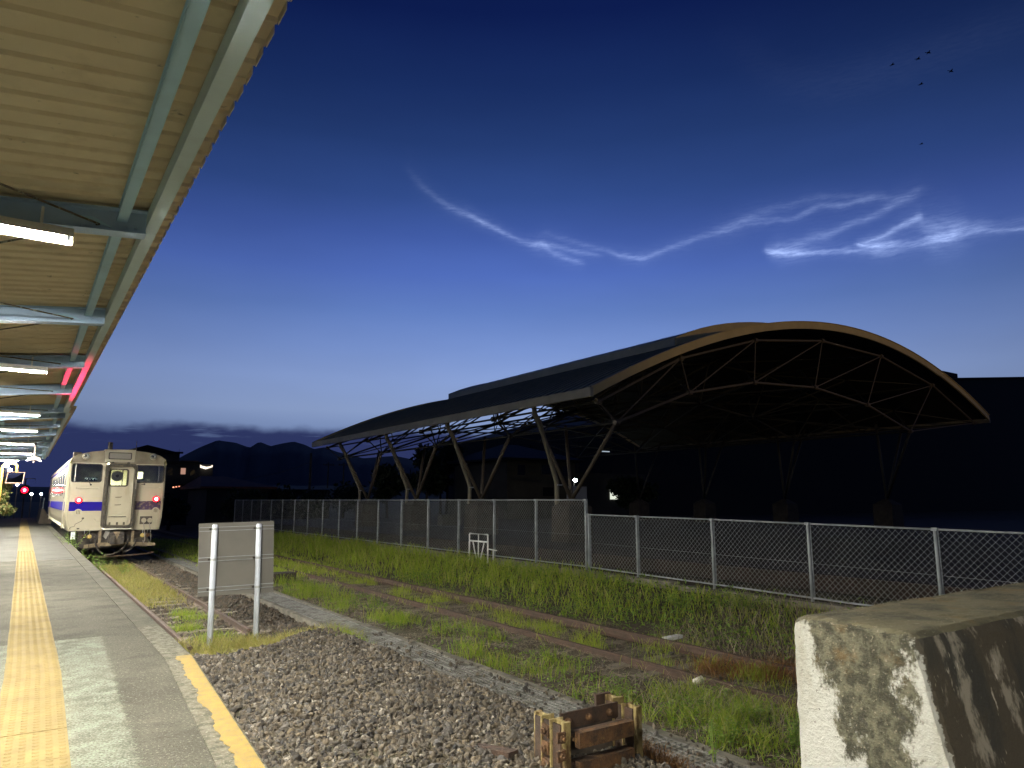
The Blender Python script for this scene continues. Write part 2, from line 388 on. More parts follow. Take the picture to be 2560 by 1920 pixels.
M['sign_post'] = mat('painted_post', (0.62, 0.66, 0.72), (0.55, 0.58, 0.62), 4, 0.35, layers=[((0.3, 0.28, 0.24), 8, .68, .78, .6, None)])
M['galv'] = mat('galvanised', (0.42, 0.44, 0.43), (0.33, 0.35, 0.345), 6, 0.45, 0.25)
M['fence'] = mat('fence_grey', (0.30, 0.32, 0.325), (0.22, 0.235, 0.24), 5, 0.5, 0.1)
M['wire'] = mat('fence_wire', (0.22, 0.23, 0.22), (0.16, 0.165, 0.155), 5, 0.5, 0.1)
M['wall_conc'] = mat('old_wall', (0.24, 0.22, 0.17), (0.12, 0.11, 0.08), 2.4, 0.95, bump=0.6, bscale=70)
M['rust_yellow'] = mat('flaking_yellow', (0.29, 0.225, 0.085), (0.105, 0.06, 0.024), 9, 0.85, bump=0.6, bscale=60, lo=.44, hi=.58, stretch=(1, 1, .35),
                       layers=[((0.40, 0.33, 0.17), 16, .58, .68, .8, (1, 1, .4)), ((0.05, 0.04, 0.02), 22, .62, .7, .8, None)])
M['rust'] = mat('heavy_rust', (0.125, 0.062, 0.024), (0.05, 0.03, 0.018), 12, 0.9, bump=0.8, bscale=70,
                layers=[((0.21, 0.125, 0.04), 18, .58, .7, .7, None), ((0.045, 0.03, 0.02), 30, .6, .7, .7, None)])
M['rust_dark'] = mat('dark_rust', (0.07, 0.04, 0.024), (0.038, 0.026, 0.018), 10, 0.9, bump=0.6, bscale=70)
M['trough'] = mat('trough_concrete', (0.17, 0.155, 0.12), (0.09, 0.082, 0.062), 4, 0.9, bump=0.4, bscale=80)
M['grate'] = mat('grating', (0.25, 0.245, 0.22), (0.12, 0.112, 0.09), 5, 0.6, 0.3)
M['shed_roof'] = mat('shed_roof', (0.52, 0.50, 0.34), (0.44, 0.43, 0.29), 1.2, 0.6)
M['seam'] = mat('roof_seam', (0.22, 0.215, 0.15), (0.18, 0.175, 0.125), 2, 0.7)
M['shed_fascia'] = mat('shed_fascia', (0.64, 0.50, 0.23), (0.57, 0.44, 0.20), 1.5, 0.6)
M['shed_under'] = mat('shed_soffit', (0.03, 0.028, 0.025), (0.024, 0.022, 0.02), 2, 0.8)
M['shed_steel'] = mat('shed_steel', (0.22, 0.19, 0.13), (0.17, 0.15, 0.105), 3, 0.55)
M['eave'] = mat('eave_sheet', (0.44, 0.39, 0.27), (0.38, 0.335, 0.23), 2, 0.6)
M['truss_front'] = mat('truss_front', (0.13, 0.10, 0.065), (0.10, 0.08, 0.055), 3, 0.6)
M['shed_steel_shaded'] = mat('shaded_truss', (0.05, 0.047, 0.036), (0.04, 0.037, 0.03), 3, 0.6)  # darker copy of the truss steel: shade deep in the shed as colour
M['pedestal'] = mat('pedestal', (0.06, 0.047, 0.034), (0.04, 0.032, 0.024), 3, 0.9, bump=0.3, bscale=30)
M['white_paint'] = mat('white_paint', (0.72, 0.72, 0.68), (0.6, 0.6, 0.56), 6, 0.5)
M['plaster_grey'] = mat('cabinet_grey', (0.22, 0.23, 0.24), (0.18, 0.19, 0.2), 2, 0.6)
M['plaster'] = mat('plaster', (0.05, 0.047, 0.04), (0.036, 0.034, 0.03), 0.8, 0.9)
M['dark_roof'] = mat('dark_roof', (0.007, 0.007, 0.007), (0.010, 0.010, 0.009), 2, 0.8)
M['night_wall'] = mat('night_wall', (0.035, 0.033, 0.03), (0.025, 0.024, 0.022), 0.6, 0.9)
M['red_roof'] = mat('red_roof', (0.10, 0.035, 0.025), (0.07, 0.028, 0.02), 1.0, 0.8)
M['window_lit'] = emitmat('lit_window', (1.0, 0.55, 0.40), 0.45)
M['window_dark'] = mat('dark_window', (0.012, 0.012, 0.014), rough=0.2, spec=0.2)
M['bark'] = mat('bark', (0.04, 0.03, 0.022), (0.025, 0.02, 0.015), 12, 0.9, bump=0.5)
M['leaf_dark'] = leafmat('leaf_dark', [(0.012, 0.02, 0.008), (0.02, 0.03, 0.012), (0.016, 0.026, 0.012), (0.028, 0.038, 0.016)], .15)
M['leaf_bush'] = leafmat('leaf_bush', [(0.05, 0.085, 0.02), (0.09, 0.11, 0.03), (0.16, 0.11, 0.05), (0.07, 0.10, 0.025), (0.2, 0.15, 0.07)], .2)
M['grass'] = leafmat('grass_green', [(0.17, 0.27, 0.02), (0.24, 0.33, 0.03), (0.13, 0.22, 0.018), (0.31, 0.36, 0.05), (0.30, 0.28, 0.09)], .5)
M['grass_bank'] = leafmat('grass_bank', [(0.22, 0.33, 0.022), (0.30, 0.40, 0.035), (0.34, 0.40, 0.05), (0.42, 0.40, 0.12), (0.18, 0.29, 0.02)], .5)
M['grass_dry'] = leafmat('grass_yellow', [(0.34, 0.27, 0.08), (0.22, 0.24, 0.045), (0.38, 0.3, 0.11), (0.18, 0.21, 0.035), (0.3, 0.25, 0.11)], .3)
M['grass_rust'] = leafmat('grass_rust', [(0.20, 0.085, 0.025), (0.26, 0.13, 0.04), (0.15, 0.07, 0.02), (0.3, 0.18, 0.07)], .2)
M['straw'] = mat('straw', (0.22, 0.18, 0.12), rough=0.8, island=[(0.14, 0.11, 0.075), (0.26, 0.21, 0.14), (0.40, 0.34, 0.24), (0.2, 0.155, 0.1), (0.07, 0.055, 0.04), (0.30, 0.24, 0.16)])
M['weed'] = leafmat('weed_leaf', [(0.13, 0.22, 0.03), (0.19, 0.28, 0.05), (0.11, 0.2, 0.025), (0.25, 0.31, 0.08)], .35)
M['mount'] = mat('hazed_forest', (0.045, 0.06, 0.085), (0.038, 0.052, 0.075), 0.004, 1.0)  # blue haze of distance put into the forest colour
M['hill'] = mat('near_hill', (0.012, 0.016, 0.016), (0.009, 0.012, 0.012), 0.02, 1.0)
M['far_white'] = emitmat('distant_lamp', (0.85, 0.9, 1.0), 60.0)
M['far_warm'] = emitmat('floodlit_front', (1.0, 0.86, 0.7), 1.6)
M['far_red'] = emitmat('red_signal', (1.0, 0.004, 0.02), 9.0)
M['yellow_gate'] = mat('yellow_gate', (0.62, 0.38, 0.05), (0.5, 0.3, 0.05), 6, 0.5)
M['mirror'] = mat('mirror', (0.8, 0.8, 0.78), rough=0.02, metal=1.0)
M['orange_rim'] = mat('mirror_rim', (0.65, 0.40, 0.28), rough=0.5)
M['black'] = mat('black_feather', (0.006, 0.006, 0.008), rough=0.8)
M['paper'] = mat('paper_cup', (0.7, 0.66, 0.55), (0.6, 0.56, 0.46), 20, 0.7)
M['paper_in'] = mat('paper_cup_inside', (0.4, 0.3, 0.16), rough=0.8)
M['brick_red'] = mat('paving_red', (0.026, 0.014, 0.009), (0.016, 0.012, 0.007), 1.5, 0.9)

# painted end face of the big concrete block: white limewash, dark moss, rust stains with shapes of their own
def block_material():
    mt = bpy.data.materials.new('painted_block'); mt.use_nodes = True
    nt = mt.node_tree; N, L = nt.nodes, nt.links; b = N['Principled BSDF']; b.inputs['Roughness'].default_value = 0.9
    b.inputs['Specular IOR Level'].default_value = 0.2
    geo = N.new('ShaderNodeNewGeometry'); sp = N.new('ShaderNodeSeparateXYZ'); L.new(geo.outputs['Position'], sp.inputs[0])
    def m(op, a, c=None, d=None, clamp=False):
        n = N.new('ShaderNodeMath'); n.operation = op; n.use_clamp = clamp
        for i, v in enumerate((a, c, d)):
            if v is None: continue
            if isinstance(v, (int, float)): n.inputs[i].default_value = v
            else: L.new(v, n.inputs[i])
        return n.outputs[0]
    def noise(sc, det=8, st=(1, 1, 1), rough=.65, off=0):
        mp = N.new('ShaderNodeMapping'); mp.inputs['Scale'].default_value = st; mp.inputs['Location'].default_value = (off, off * 2, off)
        L.new(geo.outputs['Position'], mp.inputs[0])
        n = N.new('ShaderNodeTexNoise'); n.inputs['Scale'].default_value = sc; n.inputs['Detail'].default_value = det; n.inputs['Roughness'].default_value = rough
        L.new(mp.outputs[0], n.inputs[0]); return n.outputs['Fac']
    def sm(x, lo, hi):
        n = N.new('ShaderNodeMapRange'); n.interpolation_type = 'SMOOTHSTEP'; L.new(x, n.inputs[0]); n.inputs[1].default_value = lo; n.inputs[2].default_value = hi; return n.outputs[0]
    def mix(f, a, c):
        n = N.new('ShaderNodeMix'); n.data_type = 'RGBA'
        for i, v in ((0, f), (6, a), (7, c)):
            if isinstance(v, (int, float)): n.inputs[i].default_value = v
            elif isinstance(v, tuple): n.inputs[i].default_value = v
            else: L.new(v, n.inputs[i])
        return n.outputs[2]
    X, Y, Z = sp.outputs
    nx = N.new('ShaderNodeSeparateXYZ'); L.new(geo.outputs['Normal'], nx.inputs[0])
    endf = m('SUBTRACT', 1.0, sm(m('ADD', X, m('MULTIPLY_ADD', noise(26, 5, off=11), .07, -.035)), 2.408, 2.416))      # limewash wraps a little round the arris
    # limewash
    white = mix(sm(noise(3.5, 5, (1, 1, .4)), .45, .7), (0.33, 0.325, 0.285, 1), (0.22, 0.21, 0.165, 1))
    white = mix(m('MULTIPLY', sm(noise(60, 4), .62, .75), .6), white, (0.2, 0.17, 0.12, 1))
    moss = mix(sm(noise(22, 8), .4, .62), (0.036, 0.034, 0.022, 1), (0.10, 0.094, 0.062, 1))
    moss = mix(m('MULTIPLY', sm(noise(4.5, 6, off=3), .58, .70), .7), moss, (0.10, 0.062, 0.022, 1))
    moss = mix(m('MULTIPLY', sm(noise(75, 5, off=9), .58, .68), .6), moss, (0.24, 0.21, 0.15, 1))
    # moss runs down from the top in a broad tongue left of the ridge, white along both arrises
    dy = m('ABSOLUTE', m('SUBTRACT', Y, m('MULTIPLY_ADD', m('SUBTRACT', 1.03, Z), -0.26, 1.46)))
    width = m('MULTIPLY_ADD', m('SUBTRACT', 1.03, Z), -0.21, 0.195)
    t = m('SUBTRACT', width, dy)
    t = m('ADD', t, m('MULTIPLY_ADD', noise(9, 9, (1, 1, .7), .7, 5), 0.46, -0.235))
    t = m('ADD', t, m('MULTIPLY_ADD', noise(70, 4, off=7), 0.10, -0.05))
    facec = mix(sm(t, -0.025, 0.03), white, moss)
    pits = sm(noise(38, 2, off=2), .70, .74)
    facec = mix(m('MULTIPLY', pits, .8), facec, (0.05, 0.04, 0.03, 1))
    # unpainted weathered top and dark stained long side
    top = mix(sm(noise(5, 8), .42, .66), (0.085, 0.076, 0.044, 1), (0.042, 0.038, 0.024, 1))
    top = mix(m('MULTIPLY', sm(noise(3.2, 6, off=4), .55, .68), .8), top, (0.10, 0.07, 0.028, 1))
    top = mix(m('MULTIPLY', sm(noise(95, 3), .62, .7), .8), top, (0.2, 0.18, 0.13, 1))
    side = mix(sm(noise(3.6, 7, (1, 1, .5), off=1), .47, .6), (0.06, 0.05, 0.034, 1), (0.04, 0.038, 0.03, 1))
    side = mix(m('MULTIPLY', sm(noise(6.5, 7, (1, 1, .5), off=6), .53, .62), .8), side, (0.27, 0.24, 0.18, 1))
    side = mix(m('MULTIPLY', sm(noise(24, 4, (1, 1, .3), off=8), .64, .7), .8), side, (0.4, 0.36, 0.28, 1))
    isTop = sm(nx.outputs[2], .55, .8)
    c = mix(isTop, side, top); c = mix(endf, c, facec)
    L.new(c, b.inputs['Base Color'])
    bp = N.new('ShaderNodeBump'); bp.inputs['Strength'].default_value = .8; bp.inputs['Distance'].default_value = .012
    L.new(noise(55, 7), bp.inputs['Height']); L.new(bp.outputs[0], b.inputs['Normal'])
    return mt
M['block'] = block_material()
def add_worn_paint(mt):
    # worn white paint on two patches of the deck, ragged along their edges
    nt = mt.node_tree; N, L = nt.nodes, nt.links; b = N['Principled BSDF']
    geo = N.new('ShaderNodeNewGeometry'); sp = N.new('ShaderNodeSeparateXYZ'); L.new(geo.outputs['Position'], sp.inputs[0])
    def m(op, a, c=None, d=None):
        n = N.new('ShaderNodeMath'); n.operation = op
        for i, v in enumerate((a, c, d)):
            if v is None: continue
            if isinstance(v, (int, float)): n.inputs[i].default_value = v
            else: L.new(v, n.inputs[i])
        return n.outputs[0]
    def nz(sc, det=6):
        n = N.new('ShaderNodeTexNoise'); n.inputs['Scale'].default_value = sc; n.inputs['Detail'].default_value = det; n.inputs['Roughness'].default_value = .7
        L.new(geo.outputs['Position'], n.inputs[0]); return n.outputs['Fac']
    def sm(x, lo, hi):
        n = N.new('ShaderNodeMapRange'); n.interpolation_type = 'SMOOTHSTEP'; L.new(x, n.inputs[0]); n.inputs[1].default_value = lo; n.inputs[2].default_value = hi; return n.outputs[0]
    X, Y, Z = sp.outputs
    right = m('MULTIPLY_ADD', m('SUBTRACT', 9.06, Y), -.038, .86)
    d = m('MINIMUM', m('SUBTRACT', right, X), m('SUBTRACT', 9.08, Y))
    d = m('ADD', d, m('MULTIPLY_ADD', nz(14), .16, -.09)); d = m('ADD', d, m('MULTIPLY_ADD', nz(70, 3), .12, -.06))
    k = sm(d, -.01, .035)
    wear = sm(m('ADD', m('MULTIPLY', nz(62, 4), .75), m('MULTIPLY', nz(5, 4), .5)), .50, .70)
    k = m('MULTIPLY', k, m('MULTIPLY_ADD', wear, -.80, .98))
    old = b.inputs['Base Color'].links[0].from_socket
    mx = N.new('ShaderNodeMix'); mx.data_type = 'RGBA'; L.new(k, mx.inputs[0]); L.new(old, mx.inputs[6]); mx.inputs[7].default_value = (0.155, 0.17, 0.13, 1)
    L.new(mx.outputs[2], b.inputs['Base Color'])
add_worn_paint(M['asphalt'])

# ------------------------------------------------------------------ terrain
def sstep(x, a, b):
    t = np.clip((np.asarray(x, float) - a) / (b - a), 0, 1); return t * t * (3 - 2 * t)
def wob(x, y):
    return (np.sin(x * 2.1 + 1.3 * np.sin(y * .9)) * np.cos(y * 1.7 + .8 * np.sin(x * 1.3)) * .5
            + np.sin(x * 5.3 + y * 3.1) * .2 + np.cos(y * 6.7 - x * 4.3 + np.sin(x * 3)) * .2)
def ground(x, y):
    x = np.asarray(x, float); y = np.asarray(y, float)
    h = -0.94 + 0 * x
    near = 1 - sstep(y, 55, 75)
    bank = sstep(x, 9.3, 11.9) * .46 + sstep(x, 12.4, 15.5) * .44
    h = h + bank * near
    h = h + .03 * wob(x, y) * near
    # heap of fresh ballast in front of the buffer
    edge = 11.6 + .5 * np.sin(x * 1.9)
    mound = (1 - sstep(y, edge - 1.1, edge + .25)) * (1 - sstep(x, 4.15, 4.95)) * sstep(x, .6, 1.2)
    h = h + mound * (.37 + .05 * wob(x * 1.3, y * .8))
    # soft earth shoulder between trough and second track
    h = h + .05 * sstep(x, 5.6, 6.0) * (1 - sstep(x, 6.6, 7.3)) * (1 + wob(x, y)) * near
    h = h - .06 * sstep(x, 4.75, 4.85) * (1 - sstep(x, 5.6, 5.7))
    return h
def build_ground():
    def axis(a, b, s, far):
        fine = list(np.arange(a, b + 1e-6, s)); out = []; d = s
        v = b
        while v < far: d *= 1.35; v += d; out.append(v)
        neg = []; v = a; d = s
        while v > -far: d *= 1.35; v -= d; neg.append(v)
        return np.array(neg[::-1] + fine + out)
    xs = axis(-2, 17, .16, 9000); ys = axis(0, 50, .2, 9000)
    XX, YY = np.meshgrid(xs, ys)
    V = np.stack([XX, YY, ground(XX, YY)], -1).reshape(-1, 3)
    nx, ny = len(xs), len(ys)
    i = (np.arange(ny - 1)[:, None] * nx + np.arange(nx - 1)[None]).ravel()
    F = np.stack([i, i + 1, i + nx + 1, i + nx], 1)
    o = place('ground', np_mesh('ground', V, [F], M['soil'], True)); tag(o, kind='structure')
build_ground()

def mountain(name, pts, dist, depth, m, rough, sub=6):
    az = np.array([p[0] for p in pts]); el = np.array([p[1] for p in pts])
    A = np.linspace(az[0], az[-1], (len(pts) - 1) * sub * 3)
    E = np.interp(A, az, el)
    r2 = np.random.default_rng(3)
    for k in (1.3, 2.9, 6.1, 13.7): E = E + rough / k * np.sin(A * k + r2.random() * 6)
    rows = [(.0, -depth), (.35, -.7 * depth), (.7, -.35 * depth), (1.0, 0), (.6, .5 * depth), (0, depth)]
    V = []
    for hf, dd in rows:
        rr = dist + dd; hgt = np.tan(np.radians(E)) * dist
        wv = 1 + (.02 * np.sin(A * 5.1 + dd) + .015 * np.sin(A * 11.3 + dd * 2) if 0 < hf < 1 else 0)
        V.append(np.stack([np.sin(np.radians(A)) * rr, np.cos(np.radians(A)) * rr, hgt * hf * wv - 2], 1))
    n = len(A); V = np.concatenate(V)
    i = (np.arange(len(rows) - 1)[:, None] * n + np.arange(n - 1)[None]).ravel()
    F = np.stack([i, i + 1, i + n + 1, i + n], 1)
    o = place(name, np_mesh(name, V, [F], m, True)); tag(o, kind='structure')
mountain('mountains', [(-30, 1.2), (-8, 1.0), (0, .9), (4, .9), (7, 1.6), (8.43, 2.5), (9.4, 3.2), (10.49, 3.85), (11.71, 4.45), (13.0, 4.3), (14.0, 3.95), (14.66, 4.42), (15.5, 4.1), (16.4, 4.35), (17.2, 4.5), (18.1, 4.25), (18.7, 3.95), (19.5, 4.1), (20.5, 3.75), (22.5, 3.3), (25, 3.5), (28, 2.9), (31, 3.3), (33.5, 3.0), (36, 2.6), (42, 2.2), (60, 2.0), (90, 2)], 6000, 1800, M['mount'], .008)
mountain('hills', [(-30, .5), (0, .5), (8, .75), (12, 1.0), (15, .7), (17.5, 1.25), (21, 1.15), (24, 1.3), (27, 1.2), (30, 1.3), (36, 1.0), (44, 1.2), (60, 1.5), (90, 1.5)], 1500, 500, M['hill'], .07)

# ------------------------------------------------------------------ platform
def build_platform():
    P = thing('platform', (-1.5, 7.4, -.94), None, None); P['kind'] = 'structure'
    def sheet(b, poly, z, th=.004):
        n = len(b.v); k = len(poly)
        b.v += [(x, y, z) for x, y in poly] + [(x, y, z - th) for x, y in poly]
        b.f.append(tuple(range(n, n + k)))
        for i in range(k): b.f.append((n + i, n + k + i, n + k + (i + 1) % k, n + (i + 1) % k))
    # asphalt deck (inner edge of kerb bends at y = 7.4 towards the camera end)
    bend = 7.45
    def slope(x0, y): return x0 - max(0, bend - y) * .066
    deck = MB()
    ys = [-7, 0, 3, bend, 12, 25, 40, 70]
    L_ = [(-6.0, y, 0) for y in ys]; R_ = [(slope(1.215, y), y, 0) for y in ys]
    deck.strip(L_, R_)
    deck.strip([(p[0], p[1], -.94) for p in R_], R_)
    deck.strip([(-6, y, -.94) for y in ys], L_)
    deck.obj('asphalt_deck', M['asphalt'], P)
    far = MB(); sheet(far, [(-6, 20.9), (1.213, 20.9), (1.213, 69.9), (-6, 69.9)], .004); far.obj('concrete_deck', M['deck_pale'], P)
    for yj in (20.88, 27.4): sheet_ = MB(); sheet(sheet_, [(-6, yj), (-.01, yj + .02), (-.01, yj + .05), (-6, yj + .03)], .0052); sheet(sheet_, [(.42, yj + .02), (1.21, yj), (1.21, yj + .03), (.42, yj + .05)], .0052); sheet_.obj('deck_joint', M['hood'], P)
    # kerb stones
    def kerb(y0, y1, m, w=.255):
        a0, a1 = slope(1.22, y0), slope(1.22, y1); b0, b1 = a0 + w, a1 + w
        r_ = .02
        k = MB(); z0 = -.94
        prof = lambda a, b, y: [(a, y, z0), (b, y, z0), (b, y, -.03 - r_), (b - .012, y, -.006), (b - .035, y, .004), (a, y, .004)]
        pa, pb = prof(a0, b0, y0 + .004), prof(a1, b1, y1 - .004)
        k.v += pa + pb; n = 6
        k.f.append(tuple(range(n - 1, -1, -1))); k.f.append(tuple(n + i for i in range(n)))
        for i in range(n): k.f.append((i, (i + 1) % n, n + (i + 1) % n, n + i))
        k.obj('kerb_stone', m, P)
    y = -6.55
    while y < 68:
        y1 = min(y + 2.0, bend) if y < bend - .01 else y + 2.0
        kerb(y, y1, M['kerb_pale'] if y < 8 else M['kerb']); y = y1
    # yellow paint on the outer half of the bent kerb
    yp = MB()
    ysn = list(np.linspace(-2, bend + .05, 220))
    out = [(slope(1.22, min(v, bend)) + .222, v) for v in ysn]; inn = [(slope(1.22, min(v, bend)) + .098 + random.uniform(-.014, .014) + .012 * math.sin(v * 7.3), v) for v in ysn]
    sheet(yp, inn + out[::-1], .0085)
    yp.strip([(a + .0004, b, .0085) for a, b in out], [(a + .034, b, -.048) for a, b in out])
    yp.obj('yellow_edge_paint', M['yellow_paint'], P)
    # tactile tiles: slab with 6 x 9 domes
    def tile(domes):
        t = MB(); t.quadbox(-.1985, .1985, -.299, .299, -.004, .010)
        n = 8
        for i in range(6):
            for j in range(9):
                cx, cy = -.166 + i * .0665, -.266 + j * .0665
                if domes:
                    b = len(t.v)
                    for rr, h in ((.021, .010), (.013, .0155)):
                        for q in range(n): t.v.append((cx + rr * math.cos(q * 2 * math.pi / n), cy + rr * math.sin(q * 2 * math.pi / n), h))
                    for q in range(n): t.f.append((b + q, b + (q + 1) % n, b + n + (q + 1) % n, b + n + q))
                    t.f.append(tuple(b + n + q for q in range(n)))
        if not domes:
            for i in range(4): t.quadbox(-.166 + i * .1 - .012, -.166 + i * .1 + .022, -.29, .29, .010, .0155)
        return t.mesh('tactile_tile', M['tactile'])
    ta, tb = tile(True), tile(False)
    y = 7.42
    k = 0
    while y < 68:
        place('tactile_tile', ta if y < 24.5 else tb, P, (.205 + random.uniform(-.002, .002), y + .3, 0), (0, 0, random.uniform(-.002, .002)))
        y += .603; k += 1
    ang = -.020
    for i in range(16):
        d = .3 + i * .605 + (.012 if i > 2 else 0)
        place('tactile_tile', ta, P, (.205 - d * .020, 7.42 - d, 0), (0, 0, ang + random.uniform(-.003, .003)))
    return P
platform = build_platform()

# ------------------------------------------------------------------ tracks and cable trough
def rail_profile(x, z):      # z = top of head
    return [(x - .055, z - .14), (x + .055, z - .14), (x + .055, z - .128), (x + .008, z - .11), (x + .008, z - .045), (x + .032, z - .035),
            (x + .032, z - .004), (x + .02, z), (x - .02, z), (x - .032, z - .004), (x - .032, z - .035), (x - .008, z - .045), (x - .008, z - .11), (x - .055, z - .128)]
def track(name, label, rails, y0s, sl, spacing, ztop, ytop):
    T = thing(name, ((rails[0][0] + rails[1][0]) / 2, max(y0s), -.94), label, 'railway track', 'railway tracks')
    for (x, z), y0 in zip(rails, y0s):
        y = y0
        while y < 140:
            y1 = y + 25 if y > y0 else y0 + 7.2
            MB().prism(rail_profile(x, z), 'y', y, y1 - .012).obj('rail', M['rail'], T); y = y1
    cx = (rails[0][0] + rails[1][0]) / 2
    base = MB().box((0, 0, 0), (2.1, .2, .15)).mesh('sleeper', M['sleeper'])
    y = max(y0s) + .35 if sl is None else sl
    while y < ytop:
        zz = ztop + random.uniform(-.012, .008)
        place('sleeper', base, T, (cx + random.uniform(-.04, .04), y, zz), (random.uniform(-.02, .02), random.uniform(-.01, .01), random.uniform(-.025, .025)))
        y += spacing * random.uniform(.94, 1.06)
    return T
track('railway_track', 'rusty track with bare sleepers under the railcar, ending at the blank sign', [(2.36, -.8), (3.52, -.8)], [12.3, 13.4], None, .64, -.995, 60)
track('railway_track', 'overgrown rusty track half buried in soil below the fence', [(7.56, -.82), (8.68, -.745)], [-3, -3], 1.0, .64, -1.0, 60)

def build_trough():
    T = thing('cable_trough', (5.2, 10, -.95), 'long sunken concrete cable trough covered with metal gratings and straw', 'cable trough')
    for x in (4.86, 5.52):
        y = 1.0
        while y < 40:
            MB().quadbox(x - .055, x + .055, y + .006, y + 1.994, -1.15, -.852 + random.uniform(-.006, .006)).obj('trough_kerb', M['trough'], T); y += 2
    g = MB(); w = .545
    for i in range(8): g.quadbox(-w / 2 + .014 + i * (w - .028) / 7 - .013, -w / 2 + .014 + i * (w - .028) / 7 + .013, -.495, .495, -.02, .004)
    for j in range(16): g.quadbox(-w / 2, w / 2, -.49 + j * .0653 - .006, -.49 + j * .0653 + .006, -.018, .0)
    gm = g.mesh('grating', M['grate'])
    y = 1.5
    while y < 32:
        place('grating', gm, T, (5.19, y, -.862 + random.uniform(-.008, .004)), (random.uniform(-.012, .012), random.uniform(-.012, .012), 0)); y += 1.0
    MB().quadbox(4.92, 5.46, 1, 40, -1.1, -1.05).obj('trough_bed', M['soil'], T)
build_trough()

# ------------------------------------------------------------------ canopy with lamps
def build_canopy(y0, y1, dx, beams, label):
    P = thing('platform_canopy', (-3.2 + dx, (y0 + y1) / 2, 0), label, 'canopy', 'platform canopies')
    zr = lambda x: 3.82 - .12 * (.84 - x)          # roof underside
    # ribbed roof sheets, one part per rib
    pitch = .208
    s = MB()
    A = [(0, .022), (.156, .022), (.172, 0), (.188, 0), (.204, .022), (.2075, .022)]
    x0, x1 = -6.2, .84
    th = .012
    ln = []
    for xx in (x0, x1): ln.append([(xx + dx, a, zr(xx) + b) for a, b in A])
    up = [[(p[0], p[1], p[2] + th) for p in l] for l in ln]
    s.strip(ln[1], ln[0]); s.strip(up[0], up[1]); s.strip(ln[0], up[0]); s.strip(up[1], ln[1])
    s.quadbox(x1 + dx - .004, x1 + dx, .012, .150, zr(x1) - .026, zr(x1) + .02)
    sm = s.mesh('roof_sheet', M['roof_tan'])
    y = y0
    while y < y1 - .05:
        place('roof_sheet', sm, P, (0, y, random.uniform(-.002, .002))); y += pitch
    # purlins (C channels) and edge channel
    def channel(xc, w, h, z, name, m, flip=1):
        t = .006
        c = MB()
        for (a, b, cc, d) in ((xc - w / 2, xc + w / 2, z, z + t), (xc + flip * (w / 2 - t), xc + flip * w / 2, z + t, z + h), (xc - w / 2, xc + w / 2, z + h - t, z + h)):
            c.quadbox(min(a, b) + dx, max(a, b) + dx, y0 + .02, y1 - .02, cc, d)
        c.quadbox(xc - flip * w / 2 + dx - .003, xc - flip * w / 2 + dx + .003, y0 + .02, y1 - .02, z, z + .018)
        c.obj(name, m, P)
    for xc in (.455, -.75, -1.95, -3.2, -4.4): channel(xc, .075, .1, zr(xc) - .112, 'purlin', M['canopy_steel'])
    f = MB()
    for a, b, c, d in ((.632, .722, 3.652, 3.658), (.632, .638, 3.658, 3.79), (.632, .722, 3.784, 3.79)):
        f.quadbox(a + dx, b + dx, y0 + .01, y1 - .01, c, d)
    f.obj('edge_channel', M['edge_steel'], P)
    # tapered cantilever beams with flanges
    for yb in beams:
        b = MB()
        xa, xb = -3.2, .63
        zt = lambda x: zr(x) - .025
        zb = lambda x: 3.585 + .09 * (x - .63) - .03 * max(0, -x)
        xs = [xa, -1.6, 0, xb]
        lo = [(x + dx, zb(x)) for x in xs]; hi = [(x + dx, zt(x)) for x in xs[::-1]]
        b.prism(lo + hi, 'y', yb - .005, yb + .005)
        for fn in (zb, zt):
            sgn = 1 if fn is zb else -1
            pl = [(x + dx, fn(x)) for x in xs]; pl2 = [(x + dx, fn(x) - sgn * .009) for x in xs[::-1]]
            b.prism(pl + pl2, 'y', yb - .075, yb + .075)
        bo = b.obj('beam', M['beam_steel'], P)
        gs = MB(); gs.prism([(.10 + dx, zb(.2) + .10), (.42 + dx, zb(.3) + .035), (.25 + dx, zb(.2) + .115)], 'y', yb - .014, yb - .006); gs.obj('gusset', M['canopy_steel'], bo)
        for bx in (.50, .56):
            MB().lathe([(.015, 0), (.015, .014), (.006, .018)], (bx + dx, yb - .02, zb(.5) + .06), 'y', 6).obj('bolt', M['beam_steel'], bo)
    for i in range(len(beams) - 1):
        ya, yb = beams[i], beams[i + 1]
        for p, q in (((.30, yb), (-3.1, ya)), ((.30, ya), (-3.1, yb))):
            MB().tube([(p[0] + dx, p[1] - .02, zr(.3) - .15), (q[0] + dx, q[1], zr(-3.1) - .15)], .009, 5).obj('brace_rod', M['rod'], P)
    for yc in beams[::2]:
        MB().quadbox(-3.3 + dx, -3.1 + dx, yc - .1, yc + .1, 0, zr(-3.2) - .13).obj('column', M['canopy_steel'], P)
    return P
B1 = [-4.45, -.9, 2.7, 6.25, 9.83, 13.3, 16.8, 20.5]
build_canopy(-6.0, 21.2, 0, B1, 'nearest beige ribbed platform canopy on pale blue steel beams')
B2 = [21.9, 24.85, 28.05, 31.3, 34.6, 37.9, 41.2, 44.5]
build_canopy(21.3, 46.6, .09, B2, 'farther ribbed canopy section continuing along the platform past the kink')

